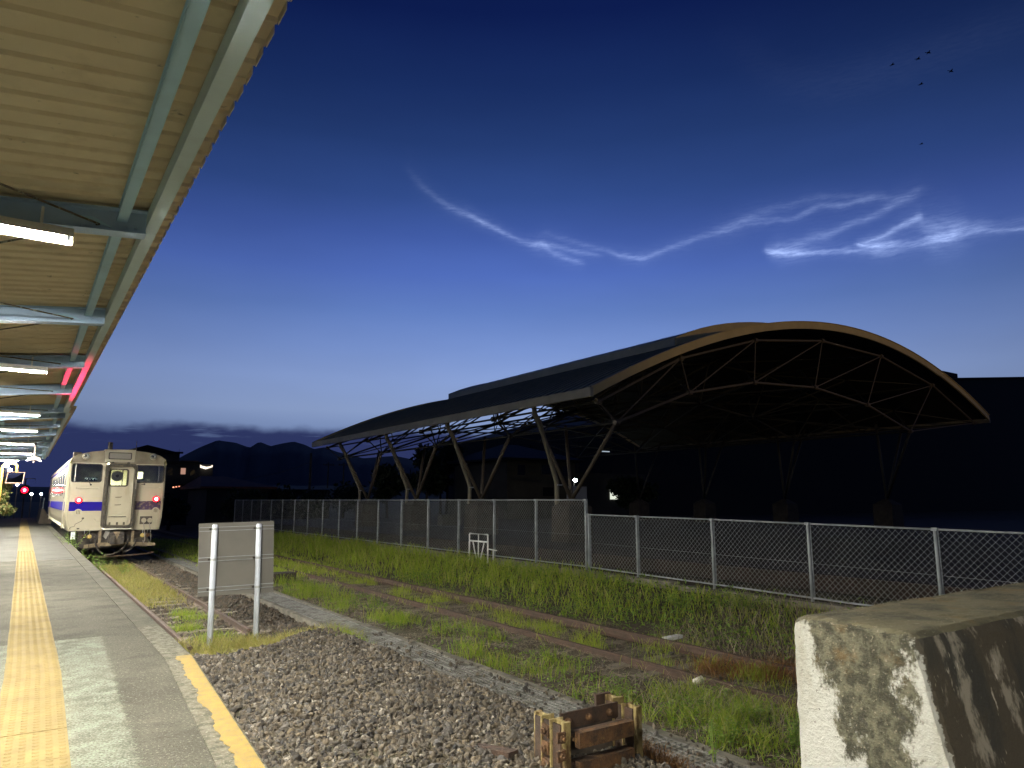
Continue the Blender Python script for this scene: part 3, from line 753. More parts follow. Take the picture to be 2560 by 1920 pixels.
def build_lamp(y, xe, label, z=3.41, cut=False):
    T = thing('fluorescent_lamp', (xe - .6, y, z + .07), label, 'lamp', 'fluorescent lamps under the canopy')
    h = MB()
    w_, e_ = .115, (-.022 if cut else -.009)
    sec = [(y - w_, z + e_), (y - w_ + .006, z + e_), (y - .045, z + .045), (y + .045, z + .045), (y + w_ - .006, z + e_), (y + w_, z + e_), (y + .05, z + .075), (y - .05, z + .075)]
    for q in ((0, 1, 2, 7), (2, 3, 6, 7), (3, 4, 5, 6)): h.prism([sec[i] for i in q], 'x', xe - 1.24, xe + .01)
    for xx in (xe - 1.0, xe - .2): h.tube([(xx, y, z + .07), (xx, y, z + .22)], .012, 6)
    ho = h.obj('housing', M['lamp_white'], T)
    for xx in (xe - 1.235, xe - .02): MB().box((xx, y, z + .015), (.03, .05, .06)).obj('lamp_holder', M['lamp_white'], T)
    MB().tube([(xe - 1.215, y, z), (xe - .035, y, z)], .019, 10).obj('tube', M['tube'], T, True)
lamps = [(6.15, .125, 'nearest lit fluorescent tube lamp, large at the left edge of the photo'),
         (13.0, .125, 'second lit fluorescent tube from the viewer, below a blue beam'),
         (19.9, .15, 'third lit fluorescent tube from the viewer, just before the canopy kink'),
         (24.6, .17, 'fourth lit fluorescent tube from the viewer, first past the canopy kink'),
         (30.6, .17, 'fifth lit fluorescent tube from the viewer, left of the hanging loudspeaker'),
         (36.9, .17, 'sixth lit fluorescent tube from the viewer, second to last of the row'),
         (43.8, -.35, 'farthest lit fluorescent tube, set back left above the yellow gate')]
for y, xe, lb in lamps: build_lamp(y, xe, lb)
build_lamp(2.72, -.25, 'lit fluorescent tube lamp over the viewer, just above the photo', cut=True)
build_lamp(-5.2, -1.2, 'lit fluorescent tube lamp at the platform end behind the viewer')

# hanging loudspeaker post under the far canopy
T = thing('loudspeaker', (.2, 31.5, 3.7), 'dark loudspeaker on a drop pole hanging from the far canopy', 'loudspeaker')
MB().tube([(.2, 31.5, 3.7), (.2, 31.5, 2.8)], .03, 8).obj('drop_pole', M['dark_steel'], T)
for sx in (-1, 1):
    MB().prism([(.2, 2.9), (.2 + sx * .2, 2.86), (.2 + sx * .2, 2.98), (.2, 3.06)], 'y', 31.44, 31.56).obj('horn', M['dark_steel'], T)
    MB().box((.2 + sx * .2, 31.5, 2.87), (.07, .1, .03)).obj('lamp_cover', M['lamp_white'], T)

# ------------------------------------------------------------------ railcar
def rounded(x0, x1, z0, z1, r, n=5):
    pts = []
    for cx, cz, a0 in ((x1 - r, z1 - r, 0), (x0 + r, z1 - r, 90), (x0 + r, z0 + r, 180), (x1 - r, z0 + r, 270)):
        for k in range(n + 1):
            a = R(a0 + 90 * k / n); pts.append((cx + r * math.cos(a), cz + r * math.sin(a)))
    return pts
def ring(b, outer, inner, y0, y1):
    """flat frame between two equal-length loops (x,z), from y0 (front) to y1"""
    n = len(outer); k = len(b.v)
    for y in (y0, y1):
        b.v += [(p[0], y, p[1]) for p in outer]; b.v += [(p[0], y, p[1]) for p in inner]
    o0, i0, o1, i1 = k, k + n, k + 2 * n, k + 3 * n
    for j in range(n):
        q = (j + 1) % n
        b.f += [(o0 + j, o0 + q, i0 + q, i0 + j), (o0 + j, o1 + j, o1 + q, o0 + q), (i0 + j, i0 + q, i1 + q, i1 + j), (o1 + j, i1 + j, i1 + q, o1 + q)]
    return b

def build_train():
    F, BK = 30.0, 51.0
    T = thing('railcar', (2.85, 40, -.8), 'cream diesel railcar with a blue stripe and lit red tail lamps', 'train')
    # profile: left and right sides, slightly tucked in below the waist
    Lx = [(1.41, .35), (1.30, .75), (1.27, 1.1), (1.27, 2.75)]
    Rx = [(4.37, .37), (4.43, .8), (4.45, 1.1), (4.45, 2.78)]
    roofpts = [(1.27, 2.75), (1.33, 2.95), (1.5, 3.08), (1.9, 3.19), (2.4, 3.265), (2.86, 3.285), (3.32, 3.275), (3.85, 3.22), (4.2, 3.12), (4.39, 2.98), (4.45, 2.78)]
    c = .10
    body = MB()
    # side walls, rounded front corners
    for side, s in ((Lx, 1), (Rx, -1)):
        cols = [(c * s, F), (c * .3 * s, F + c * .28), (0, F + c), (0, BK)]
        rows = []
        for dx, y in cols: rows.append([(x + dx, y, z) for x, z in side])
        for a, b in zip(rows[:-1], rows[1:]): body.strip(a, b) if s < 0 else body.strip(b, a)
    # front skin with openings
    zs = [.36, .46, 2.10, 2.735, 2.785]
    def xl(z): return np.interp(z, [p[1] for p in Lx], [p[0] for p in Lx]) + c
    def xr(z): return np.interp(z, [p[1] for p in Rx], [p[0] for p in Rx]) - c
    def cell(xa, xb, za, zb):
        f = lambda v, z: v(z) if callable(v) else v
        k = len(body.v); body.v += [(f(xa, za), F, za), (f(xb, za), F, za), (f(xb, zb), F, zb), (f(xa, zb), F, zb)]; body.f.append((k, k + 1, k + 2, k + 3))
    wl, wr, dl, dr = 2.30, 3.40, 2.46, 3.40
    zz = [.36, .75, 1.1, 2.10]
    for za, zb in zip(zz[:-1], zz[1:]): cell(xl, dl, za, zb); cell(dr, xr, za, zb)
    cell(wl, dl, 2.10, 2.735); cell(xl, dl, 2.735, 2.785); cell(dr, xr, 2.735, 2.785)
    cell(dr, wr + .003, 2.10, 2.735)
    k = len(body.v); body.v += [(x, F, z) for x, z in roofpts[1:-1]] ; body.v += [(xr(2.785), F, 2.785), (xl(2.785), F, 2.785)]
    fh = MB(); fh.v = body.v[k:]; del body.v[k:]; fh.f.append(tuple(range(len(fh.v)))); fh.obj('forehead', M['cream_grime_shade'], T)
    k = len(body.v); body.v += [(1.41, BK, .35), (4.37, BK, .37), (4.45, BK, 2.78)] + [(x, BK, z) for x, z in roofpts[::-1]]; body.f.append(tuple(range(k, len(body.v))))
    bo = body.obj('body', M['cream'], T)
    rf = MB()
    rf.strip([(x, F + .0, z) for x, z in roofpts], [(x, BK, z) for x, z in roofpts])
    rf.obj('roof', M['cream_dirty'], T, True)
    MB().quadbox(1.5, 4.3, F + .05, BK - .05, .36, .40).obj('floor', M['int_dark'], T)
    # bright stripe on front and left side
    def band(x0, x1, z0, z1, m, y=F - .003):
        b = MB(); b.hexa([(x0, y, z0), (x1, y, z0), (x1, F, z0), (x0, F, z0), (x0, y, z1), (x1, y, z1), (x1, F, z1), (x0, F, z1)]); return b.obj('blue_stripe', m, T)
    band(1.375, 2.42, 1.06, 1.385, M['blue']); band(3.45, 4.34, 1.09, 1.41, M['blue_worn'])
    MB().quadbox(1.264, 1.272, F + .14, BK - .01, 1.06, 1.385).obj('blue_stripe', M['blue'], T)
    MB().quadbox(1.262, 1.272, F + .6, BK - .01, 2.66, 2.76).obj('blue_stripe', M['blue'], T)
    MB().tube([(1.285, F + .10, .5), (1.262, F + .10, .8), (1.258, F + .10, 2.8)], .018, 6).obj('rain_pipe', M['cream'], T)
    # gangway hood and door
    hd = MB(); ring(hd, rounded(2.40, 3.44, .42, 2.78, .16), rounded(2.50, 3.36, .53, 2.67, .12), F - .27, F + .02); hd.obj('gangway_hood', M['hood'], T)
    bl = MB(); ring(bl, rounded(2.43, 3.42, .45, 2.75, .15), rounded(2.47, 3.39, .49, 2.71, .13), F - .285, F - .27); bl.obj('gangway_seal', M['rubber'], T)
    dr_ = MB()
    y0, y1 = F - .02, F + .03
    x0, x1, z0, z1 = 2.47, 3.39, .47, 2.74; ax, bx, az_, bz = 2.585, 3.155, 1.97, 2.56
    for q in ((x0, ax, z0, z1), (bx, x1, z0, z1), (ax, bx, z0, az_), (ax, bx, bz, z1)): dr_.quadbox(q[0], q[1], y0, y1, q[2], q[3])
    door = dr_.obj('front_door', M['cream'], T)
    fr = MB(); ring(fr, rounded(2.555, 3.185, 1.935, 2.59, .09), rounded(2.60, 3.14, 1.985, 2.545, .07), F - .045, F - .02); fr.obj('window_frame', M['rubber'], door)
    MB().quadbox(2.587, 3.153, F + .0, F + .006, 1.972, 2.558).obj('window_pane', M['glass'], door)
    for z in (1.55, 1.27): MB().tube([(2.80, F - .035, z), (2.97, F - .05, z + .005), (3.0, F - .05, z + .02)], .010, 5).obj('handle', M['hood'], door)
    MB().tube([(2.74, F - .04, .93), (3.1, F - .04, .94)], .012, 5).obj('handle', M['cream'], door)
    MB().tube([(2.52, F - .05, .95), (2.52, F - .05, 2.5)], .012, 5).obj('grab_pole', M['hood'], door)
    MB().tube([(3.34, F - .05, .6), (3.34, F - .05, 2.55)], .014, 5).obj('grab_pole', M['cream'], door)
    fp = MB(); fp.quadbox(2.60, 3.24, F - .11, F - .05, .55, .80); fp.obj('foot_plate', M['cream'], door)
    for xx in (2.68, 2.92, 3.14): MB().box((xx, F - .13, .6), (.06, .05, .10)).obj('hinge', M['hood'], door)
    MB().tube([(2.62, F - .10, .84), (2.9, F - .12, .86), (3.2, F - .10, .85)], .012, 5).obj('safety_chain', M['dark_steel'], door)
    MB().quadbox(3.40, 3.425, F - .30, F - .286, 1.85, 2.2).obj('latch_plate', M['grey_plate'], T)
    # destination box
    ds = MB(); ds.prism([(2.36, 2.83), (3.32, 2.85), (3.34, 3.30), (2.34, 3.29)], 'y', F - .10, F + .5); dso = ds.obj('destination_box', M['cream'], T)
    fr = MB(); ring(fr, rounded(2.46, 3.22, 2.93, 3.19, .04), rounded(2.49, 3.19, 2.96, 3.16, .025), F - .125, F - .10); fr.obj('frame', M['rubber'], dso)
    MB().quadbox(2.47, 3.21, F - .108, F - .102, 2.94, 3.18).obj('blind', M['grey_plate'], dso)
    for xx in (2.62, 3.14): MB().lathe([(.055, 0), (.05, -.06), (.03, -.09)], (xx, F - .02, 2.80), 'y', 8).obj('marker_socket', M['hood'], T)
    # head lamps
    for xx, z in ((1.76, 3.02), (3.96, 3.07)):
        h = MB().lathe([(.125, .0), (.125, -.05), (.10, -.07), (.10, .0)], (xx, F - .01, z), 'y', 20).obj('headlamp', M['cream'], T, False)
        MB().lathe([(.098, -.062), (.085, -.075), (.04, -.085), (.002, -.088)], (xx, F - .01, z), 'y', 18).obj('lens', M['lens'], h, True)
        MB().lathe([(.055, -.083), (.03, -.10), (.002, -.104)], (xx - .03, F - .01, z), 'y', 12).obj('bulb', M['chrome'], h, True)
    # tail lamps and grilles
    for xx, z in ((1.655, 1.44), (4.155, 1.485)):
        h = MB().lathe([(.12, .0), (.12, -.05), (.105, -.06), (.105, 0)], (xx, F - .004, z), 'y', 18).obj('tail_lamp', M['hood'], T)
        h['label'] = 'lit red tail lamp'
        MB().lathe([(.104, -.05), (.104, -.09), (.092, -.13), (.06, -.155), (.046, -.158)], (xx, F - .004, z), 'y', 18).obj('red_lens', M['red_lamp'], h, True)
        MB().lathe([(.048, -.156), (.03, -.163), (.002, -.166)], (xx, F - .004, z), 'y', 14).obj('lamp_core', M['red_core'], h, True)
        zg = z - .43
        gr = MB().lathe([(.125, 0), (.12, -.02)], (xx + .02, F - .004, zg), 'y', 20).obj('horn_grille', M['cream'], T)
        for k in (-1, 0, 1): MB().box((xx + .02 + k * .045, F - .027, zg + .01), (.016, .006, .15 - abs(k) * .02)).obj('slot', M['rubber'], gr)
    # cab windows: frame, pane, mullion
    for a, b, mx in ((1.365, 2.30, 1.47), (3.40, 4.36, 4.20)):
        fr = MB(); ring(fr, rounded(a - .02, b + .022, 2.078, 2.757, .10), rounded(a + .012, b - .012, 2.11, 2.725, .085), F - .018, F + .02); wf = fr.obj('cab_window', M['rubber'], T)
        MB().quadbox(a + .004, b - .004, F + .004, F + .010, 2.102, 2.733).obj('pane', M['glass'], wf)
        MB().quadbox(mx - .012, mx + .012, F - .022, F - .002, 2.11, 2.72).obj('mullion', M['chrome'], wf)
    # corner side windows
    MB().quadbox(1.262, 1.272, F + .16, F + .62, 2.12, 2.72).obj('side_window', M['glass_dark'], T)
    # hand rails, wipers, brackets
    for xa, xb, z in ((1.54, 2.26, 1.875), (3.53, 4.27, 1.925)):
        MB().tube([(xa, F, z), (xa + .02, F - .05, z), (xb - .02, F - .05, z), (xb, F, z)], .011, 5).obj('handrail', M['cream'], T)
    for xp, zp, xt, zt in ((1.99, 2.00, 1.83, 2.22), (3.73, 2.04, 3.62, 2.03)):
        w = MB().lathe([(.035, 0), (.025, -.05)], (xp, F, zp), 'y', 8).obj('wiper', M['rubber'], T)
        MB().tube([(xp, F - .05, zp), (xt, F - .04, zt)], .012, 5).obj('wiper_arm', M['rubber'], w)
    MB().tube([(2.2, F - .02, .78), (2.25, F - .07, .72), (2.38, F - .07, .71)], .014, 5).obj('hose_hook', M['cream'], T)
    # cables sprawling on the lower left skin, jumper box on the right
    MB().tube([(1.86, F - .03, .83), (1.80, F - .03, .70), (1.62, F - .03, .60), (1.60, F - .03, .52), (1.5, F - .03, .50), (1.42, F - .03, .38)], .009, 5).obj('cable', M['hood'], T)
    MB().box((1.84, F - .03, .80), (.07, .05, .06)).obj('cable_socket', M['hood'], T)
    MB().box((1.72, F - .02, .44), (.08, .04, .04)).obj('cable_socket', M['hood'], T)
    jb = MB(); ring(jb, [(3.65, .54), (4.1, .54), (4.1, .87), (3.65, .87)], [(3.67, .56), (4.08, .56), (4.08, .85), (3.67, .85)], F - .03, F); jo = jb.obj('jumper_box', M['cream'], T)
    MB().quadbox(3.655, 4.095, F - .012, F - .004, .545, .865).obj('recess', M['dark_steel'], jo)
    for xx in (3.80, 4.0):
        MB().lathe([(.085, -.012), (.09, -.06), (.075, -.085)], (xx, F, .70), 'y', 14).obj('jumper_plug', M['cream'], jo)
        MB().tube([(xx, F - .06, .60), (xx + .04, F - .1, .35), (xx + .08, F - .13, .0), (xx + .04, F - .12, -.12), (xx + .02, F - .1, -.02)], .016, 6).obj('jumper_cable', M['grey_plate'], jo)
    MB().prism([(4.22, .6), (4.27, .62), (4.27, .80)], 'y', F - .03, F).obj('bracket', M['cream'], T)
    # cab and saloon interior
    MB().strip([(1.42, 31.7, .4), (1.42, 31.7, 3.1)], [(2.42, 31.7, .4), (2.42, 31.7, 3.1)]).obj('cab_partition', M['int_dark'], T)
    p = MB(); p.quadbox(3.3, 3.62, 31.7, 31.73, .4, 3.1); p.quadbox(3.86, 4.4, 31.7, 31.73, .4, 3.1); p.quadbox(3.62, 3.86, 31.7, 31.73, .4, 2.28); p.quadbox(3.62, 3.86, 31.7, 31.73, 2.56, 3.1)
    p.obj('cab_partition', M['int_dark'], T)
    sal = MB(); sal.quadbox(1.36, 1.38, 31.8, 50.8, .4, 2.9); sal.quadbox(4.34, 4.36, 31.8, 50.8, .4, 2.9); sal.quadbox(1.38, 4.34, 31.8, 50.8, 2.88, 2.90); sal.quadbox(1.38, 4.34, 42, 42.03, .4, 2.88)
    sal.quadbox(1.38, 4.34, 31.8, 42, .41, .43); sal.obj('saloon_lining', M['interior'], T)
    for k in range(4): MB().quadbox(2.62, 3.1, 32.2 + k * 2.4, 33.9 + k * 2.4, 2.835, 2.86).obj('ceiling_lamp', M['int_lamp'], T)
    MB().lathe([(.205, 0), (.205, .03), (.06, .05), (.055, .0)], (2.92, 31.2, 2.36), 'y', 20).obj('cab_fan', M['grey_plate'], T)
    MB().lathe([(.06, -.01), (.04, -.02)], (2.92, 31.2, 2.36), 'y', 10).obj('fan_hub', M['dark_steel'], T)
    MB().quadbox(3.06, 3.10, 31.0, 31.02, 1.9, 2.7).obj('door_post', M['int_dark'], T)
    MB().quadbox(1.5, 2.36, 30.25, 30.6, 2.0, 2.12).obj('cab_desk', M['int_dark'], T)
    for xx, z, m in ((3.50, 2.2, 'cream'), (3.7, 2.22, 'chrome'), (3.9, 2.2, 'cream')): MB().box((xx, 30.35, z), (.10, .06, .07)).obj('cab_control', M[m], T)
    # one-man-service plate behind the left window
    pl = MB().quadbox(1.80, 2.18, 30.045, 30.05, 2.13, 2.26).obj('window_plate', M['glass_dark'], T)
    cu = bpy.data.curves.new('plate_text', 'FONT'); cu.body = '\u30ef\u30f3\u30de\u30f3'; cu.size = .105; cu.align_x = 'CENTER'; cu.align_y = 'CENTER'; cu.resolution_u = 2
    to = bpy.data.objects.new('plate_text', cu); col.objects.link(to)
    bpy.context.view_layer.update()
    me = bpy.data.meshes.new_from_object(to.evaluated_get(bpy.context.evaluated_depsgraph_get()))
    bpy.data.objects.remove(to); me.materials.clear(); me.materials.append(M['lamp_white'])
    place('plate_text', me, pl, (1.99, 30.04, 2.195), (R(90), 0, 0))
    # roof furniture
    MB().tube([(2.62, 31.5, 3.2), (2.62, 31.5, 3.66)], .085, 10).obj('exhaust_stack', M['dark_steel'], T)
    MB().box((1.52, 30.9, 3.13), (.26, .4, .14)).obj('roof_box', M['dark_steel'], T)
    MB().tube([(3.52, 31.5, 3.2), (3.52, 31.5, 3.75)], .012, 5).obj('aerial', M['dark_steel'], T)
    MB().box((3.42, 31.0, 3.30), (.12, .3, .12)).obj('roof_box', M['dark_steel'], T)
    for k in range(4): MB().quadbox(2.3, 3.4, 33.5 + k * 4.3, 35.3 + k * 4.3, 3.24, 3.42).obj('ventilator', M['dark_steel'], T)
    # side doors and windows (left side faces the platform)
    for ya, yb in ((31.0, 31.9), (46.5, 47.5)):
        d = MB().quadbox(1.258, 1.271, ya, yb, .42, 2.6).obj('side_door', M['cream'], T)
        MB().quadbox(1.254, 1.259, ya + .2, yb - .2, 1.5, 2.4).obj('pane', M['glass_dark'], d)
    for k in range(7):
        ya = 32.6 + k * 1.95
        w = MB().quadbox(1.259, 1.271, ya, ya + 1.35, 1.62, 2.5).obj('side_window', M['chrome'], T)
        MB().quadbox(1.254, 1.26, ya + .05, ya + 1.3, 1.67, 2.45).obj('pane', M['glass_dark'], w)
    # underframe
    MB().quadbox(1.75, 4.05, F + .35, BK - .6, -.28, .36).obj('underframe', M['dark_steel'], T)
    MB().quadbox(1.52, 1.66, F + .02, F + .12, .06, .33).obj('step_board', M['sign_post'], T)
    sb = MB(); sb.prism([(1.95, -.26), (2.45, -.2), (3.45, -.2), (4.25, -.25), (4.25, -.13), (3.45, -.08), (2.45, -.08), (1.95, -.14)], 'y', F - .02, F + .06); sb.obj('snow_plough', M['under_tan'], T)
    for xx in (2.42, 3.48): MB().quadbox(xx - .04, xx + .04, F - .01, F + .05, -.22, .34).obj('plough_stay', M['under_tan'], T)
    MB().tube([(2.3, F - .15, -.56), (3.4, F - .22, -.54), (4.0, F - .2, -.50), (4.2, F - .18, -.46)], .03, 6).obj('guard_iron', M['rust_dark'], T)
    cp = MB(); cp.box((2.92, F - .18, .02), (.34, .5, .30)); cp.box((2.78, F - .5, .02), (.12, .3, .26)); cp.box((3.1, F - .38, .0), (.10, .2, .22)); cp.quadbox(2.7, 3.2, F - .03, F + .1, -.1, .3)
    cp.obj('coupler', M['dark_steel'], T)
    MB().prism([(2.62, .05), (2.74, .34), (2.60, .34), (2.52, .15)], 'y', F - .06, F + .04).obj('air_cock', M['grey_plate'], T)
    MB().prism([(2.80, .33), (3.02, .33), (2.98, .2), (2.93, .04), (2.88, .2)], 'y', F - .46, F - .40).obj('coupler_lever', M['under_tan'], T)
    for xx, z, m in ((1.93, .16, 'rust_dark'), (2.09, .15, 'yellow_plug'), (3.80, .16, 'yellow_plug'), (3.97, .17, 'rust')):
        MB().lathe([(.075, 0), (.08, -.06), (.05, -.09)], (xx, F - .01, z), 'y', 12).obj('hose_plug', M[m], T)
        MB().tube([(xx, F - .01, z), (xx, F - .02, .36)], .008, 4).obj('hanger', M['galv'], T)
    for pts, r_ in (([(2.28, F - .06, .12), (2.30, F - .14, -.12), (2.42, F - .2, -.35), (2.56, F - .2, -.46)], .032),
                    ([(3.36, F - .06, .12), (3.30, F - .18, -.12), (3.1, F - .25, -.36), (2.85, F - .26, -.48), (2.6, F - .2, -.50)], .03),
                    ([(3.58, F - .06, .06), (3.56, F - .16, -.14), (3.42, F - .2, -.33), (3.2, F - .2, -.44)], .028),
                    ([(2.18, F - .05, .3), (2.12, F - .08, .0), (2.08, F - .08, -.28), (2.3, F - .1, -.38)], .010)):
        MB().tube(pts, r_, 7).obj('brake_hose', M['rubber'], T, True)
    for xx, z in ((2.26, .13), (3.57, .05)): MB().lathe([(.03, 0), (.03, -.08), (.02, -.1)], (xx, F - .05, z), 'y', 8).obj('hose_cock', M['chrome'], T)
    for ya in (33.0, 35.1, 46.0, 48.1):
        MB().tube([(2.1, ya, -.37), (3.8, ya, -.37)], .07, 8).obj('axle', M['dark_steel'], T)
        for xx in (2.36, 3.52): MB().tube([(xx - .06, ya, -.37), (xx + .07, ya, -.37)], .43, 24).obj('wheel', M['dark_steel'], T)
    for ya in (34.05, 47.05): MB().quadbox(2.0, 3.9, ya - 1.5, ya + 1.5, -.45, -.15).obj('bogie_frame', M['dark_steel'], T)
    # the tail lamps throw a narrow red beam back along the canopy edge
    for i, (p, tgt, pw) in enumerate((((1.655, F - .22, 1.44), (.69, 16.2, 3.66), 5200), ((4.155, F - .22, 1.485), (.72, 12.5, 3.66), 0.001))):
        ld = bpy.data.lights.new('tail_lamp_beam', 'SPOT'); ld.energy = pw; ld.color = (1, .015, .10); ld.spot_size = R(4.6); ld.spot_blend = 1.0; ld.shadow_soft_size = .05
        lo = bpy.data.objects.new('tail_lamp_beam', ld); col.objects.link(lo); lo.parent = T
        lo.location = Vector(p) - base_of(T)
        lo.rotation_euler = (Vector(tgt) - Vector(p)).to_track_quat('-Z', 'Y').to_euler()
    return T
build_train()

# ------------------------------------------------------------------ blank sign seen from behind
def build_sign():
    T = thing('sign_board', (3.1, 12.75, -.9), 'blank back of a square sign on two pale posts at the track end', 'sign')
    Y = 12.75
    c4 = [(2.458, 1.062), (3.687, 1.088), (3.74, -.132), (2.514, -.118)]
    pn = MB(); pn.prism([c4[3], c4[2], c4[1], c4[0]], 'y', Y + .075, Y + .081); pn.obj('panel', M['sign_back'], T)
    for xa, za, xb, zb in ((2.468, .963, 3.685, .983), (2.49, .471, 3.705, .486), (2.512, -.014, 3.73, -.006)):
        ch = MB()
        for dz in (-.034, .026): ch.prism([(xa, za + dz), (xb, zb + dz), (xb, zb + dz + .009), (xa, za + dz + .009)], 'y', Y + .045, Y + .075)
        ch.obj('channel_rail', M['galv'], T)
        MB().prism([(xa + .002, za - .024), (xb - .002, zb - .024), (xb - .002, zb + .025), (xa + .002, za + .025)], 'y', Y + .066, Y + .0748).obj('rail_web', M['sign_back'], T)
    for xa, xb, zt in ((2.735, 2.695, 1.035), (3.47, 3.413, 1.034)):
        p = MB().tube([(xa, Y - .01, -1.1), (xb, Y, zt), (xb, Y, zt + .012)], [.046, .046, .03], 14).obj('post', M['sign_post'], T, True)
        for z in (.97, .475, -.01):
            xm = xa + (xb - xa) * (z + 1.1) / 2.13
            MB().tube([(xm, Y, z - .018), (xm, Y, z + .018)], .052, 14).obj('clamp', M['galv'], p)
            MB().box((xm - .062, Y + .02, z), (.03, .06, .03)).obj('clamp_bolt', M['dark_steel'], p)
build_sign()

# ------------------------------------------------------------------ buffer stop from old rails
def build_buffer():
    T = thing('buffer_stop', (3.86, 4.55, -.7), 'rusty yellow buffer stop built of old rails with two cross bars', 'buffer stop')
    top = -.2
    def Hrail(cx, cy, rot, name='post', m='rust_yellow', zt=top):
        # upright rail: head one way, foot the other
        prof = [(-.07, -.062), (-.058, -.062), (-.045, -.012), (.035, -.012), (.042, -.034), (.068, -.034), (.072, -.028), (.072, .028), (.068, .034), (.042, .034), (.035, .012), (-.045, .012), (-.058, .062), (-.07, .062)]
        c_, s_ = math.cos(rot), math.sin(rot)
        MB().prism([(cx + a * c_ - b * s_, cy + a * s_ + b * c_) for a, b in prof], 'z', -1.3, zt).obj(name, M[m], T)
    Hrail(3.53, 4.50, R(-90)); Hrail(4.27, 4.50, R(-90))
    Hrail(3.53, 4.74, R(90)); Hrail(4.27, 4.74, R(90), zt=top + .02)
    # web plates between the post pairs, each with square washers and nuts
    for xx in (3.485, 4.225):
        pl = MB().quadbox(xx, xx + .014, 4.46, 4.78, -1.2, top - .02).obj('side_plate', M['rust_dark'], T)
    MB().quadbox(3.56, 4.23, 4.70, 4.74, -1.2, top - .10).obj('shade_board', M['dark_steel'], T)  # dark board standing in for the shaded hollow behind the bars
    bp = MB().quadbox(3.60, 4.20, 4.60, 4.618, top - .11, top + .01).obj('tie_plate', M['rust_dark'], T)
    for xx in (3.67, 3.88, 4.10):
        MB().lathe([(.03, 0), (.026, -.02), (.012, -.034)], (xx, 4.60, top - .055), 'y', 10).obj('rivet', M['rust'], bp)
    MB().quadbox(4.14, 4.30, 4.80, 4.83, top - .2, top + .03).obj('back_plate', M['rust_dark'], T)
    for z in (top - .13, top - .335, top - .54):
        b = MB(); b.box((3.88, 4.40, z), (.56, .055, .11)); b.box((3.88, 4.445, z), (.58, .035, .03)); b.obj('cross_bar', M['rust'], T)
        MB().quadbox(3.56, 4.20, 4.47, 4.53, z - .03, z + .03).obj('bar_web', M['rust_dark'], T)
    for i in range(5):
        z = top - .09 - i * .125
        w = MB().box((3.47, 4.62, z), (.02, .085, .085), Matrix.Rotation(R(random.uniform(-14, 14)), 3, 'X')).obj('washer', M['rust'], T)
        MB().lathe([(.026, -.012), (.026, -.03), (.014, -.032), (.014, -.046)], (3.47, 4.62, z), 'x', 6).obj('nut', M['rust'], w)
        w = MB().box((3.453, 4.41, z), (.075, .022, .075), Matrix.Rotation(R(random.uniform(-16, 16)), 3, 'Y')).obj('washer', M['rust'], T)
        MB().lathe([(.026, -.012), (.026, -.032), (.014, -.034), (.014, -.05)], (3.453, 4.41, z), 'y', 6).obj('nut', M['rust'], w)
build_buffer()

# ------------------------------------------------------------------ big concrete block, cup, plank
def build_block():
    b = MB()
    nx, xs = 60, np.concatenate([[2.4, 2.403, 2.41, 2.425], np.linspace(2.45, 6.5, 60)])
    r_ = np.random.default_rng(5)
    prof = [(1.68, -1.0), (1.68, -.2), (1.68, .6), (1.678, .99), (1.67, 1.015), (1.64, 1.026), (1.55, 1.03), (1.45, 1.031), (1.35, 1.03), (1.25, 1.024), (1.225, 1.01), (1.21, .985), (1.17, .78), (1.12, .55), (1.06, .3), (.95, -.2), (.78, -1.0)]
    pr = []
    for (ya_, za_), (yb_, zb_) in zip(prof[:-1], prof[1:]):
        n_ = max(1, int(math.hypot(yb_ - ya_, zb_ - za_) / .018))
        pr += [(ya_ + (yb_ - ya_) * k / n_, za_ + (zb_ - za_) * k / n_) for k in range(n_)]
    prof = pr + [prof[-1]]
    # chipped arris: a slow random walk plus a few deeper spalls along the end-face outline
    chip = np.convolve(r_.normal(0, .004, len(prof)), np.ones(3) / 3, 'same'); chip[r_.random(len(prof)) < .05] += .007
    rows = []
    for i, x in enumerate(xs):
        ins = max(0, (.03 - (x - 2.4))) * .55
        fade = max(0, 1 - (x - 2.4) / .05)
        rows.append([(x, y + (ins if y < 1.45 else -ins) + (chip[j] * fade if y < 1.45 else -chip[j] * fade) + r_.normal(0, .0016), z - (ins if z > .95 else 0) + r_.normal(0, .0016)) for j, (y, z) in enumerate(prof)])
    for a, c in zip(rows[:-1], rows[1:]): b.strip(a, c)
    k = len(b.v)
    # end face as a grid so that the arris stays crisp but not ruler-straight
    b.v += rows[0]; b.f.append(tuple(range(k, k + len(prof))))
    o = b.obj('concrete_block', M['block'], None)
    tag(o, 'massive concrete end wall with flaking white paint and dark moss', 'concrete block')
build_block()

def build_cup():
    T = thing('paper_cup', (7.32, 6.55, -.9), 'white paper cup lying on its side by the rusty rail', 'cup')
    c = MB(); n = 16
    d = Vector((.93, -.30, .16)).normalized(); a = Vector((0, 0, 1)).cross(d).normalized(); u = d.cross(a)
    o = Vector((7.30, 6.56, -.845))
    prof = [(.001, 0), (.033, .0), (.048, .12), (.045, .12), (.031, .006), (.001, .006)]
    for r_, h in prof:
        for j in range(n):
            q = 2 * math.pi * j / n; c.v.append(tuple(o + d * h + (a * math.cos(q) + u * math.sin(q)) * r_))
    for i in range(len(prof) - 1):
        for j in range(n): c.f.append((i * n + j, i * n + (j + 1) % n, (i + 1) * n + (j + 1) % n, (i + 1) * n + j))
    c.obj('wall', M['paper'], T, True)
    rim = MB(); pts = [o + d * .12 + (a * math.cos(q * 2 * math.pi / n) + u * math.sin(q * 2 * math.pi / n)) * .0475 for q in range(n + 1)]
    rim.tube(pts, .0035, 5).obj('rim', M['paper'], T, True)
build_cup()
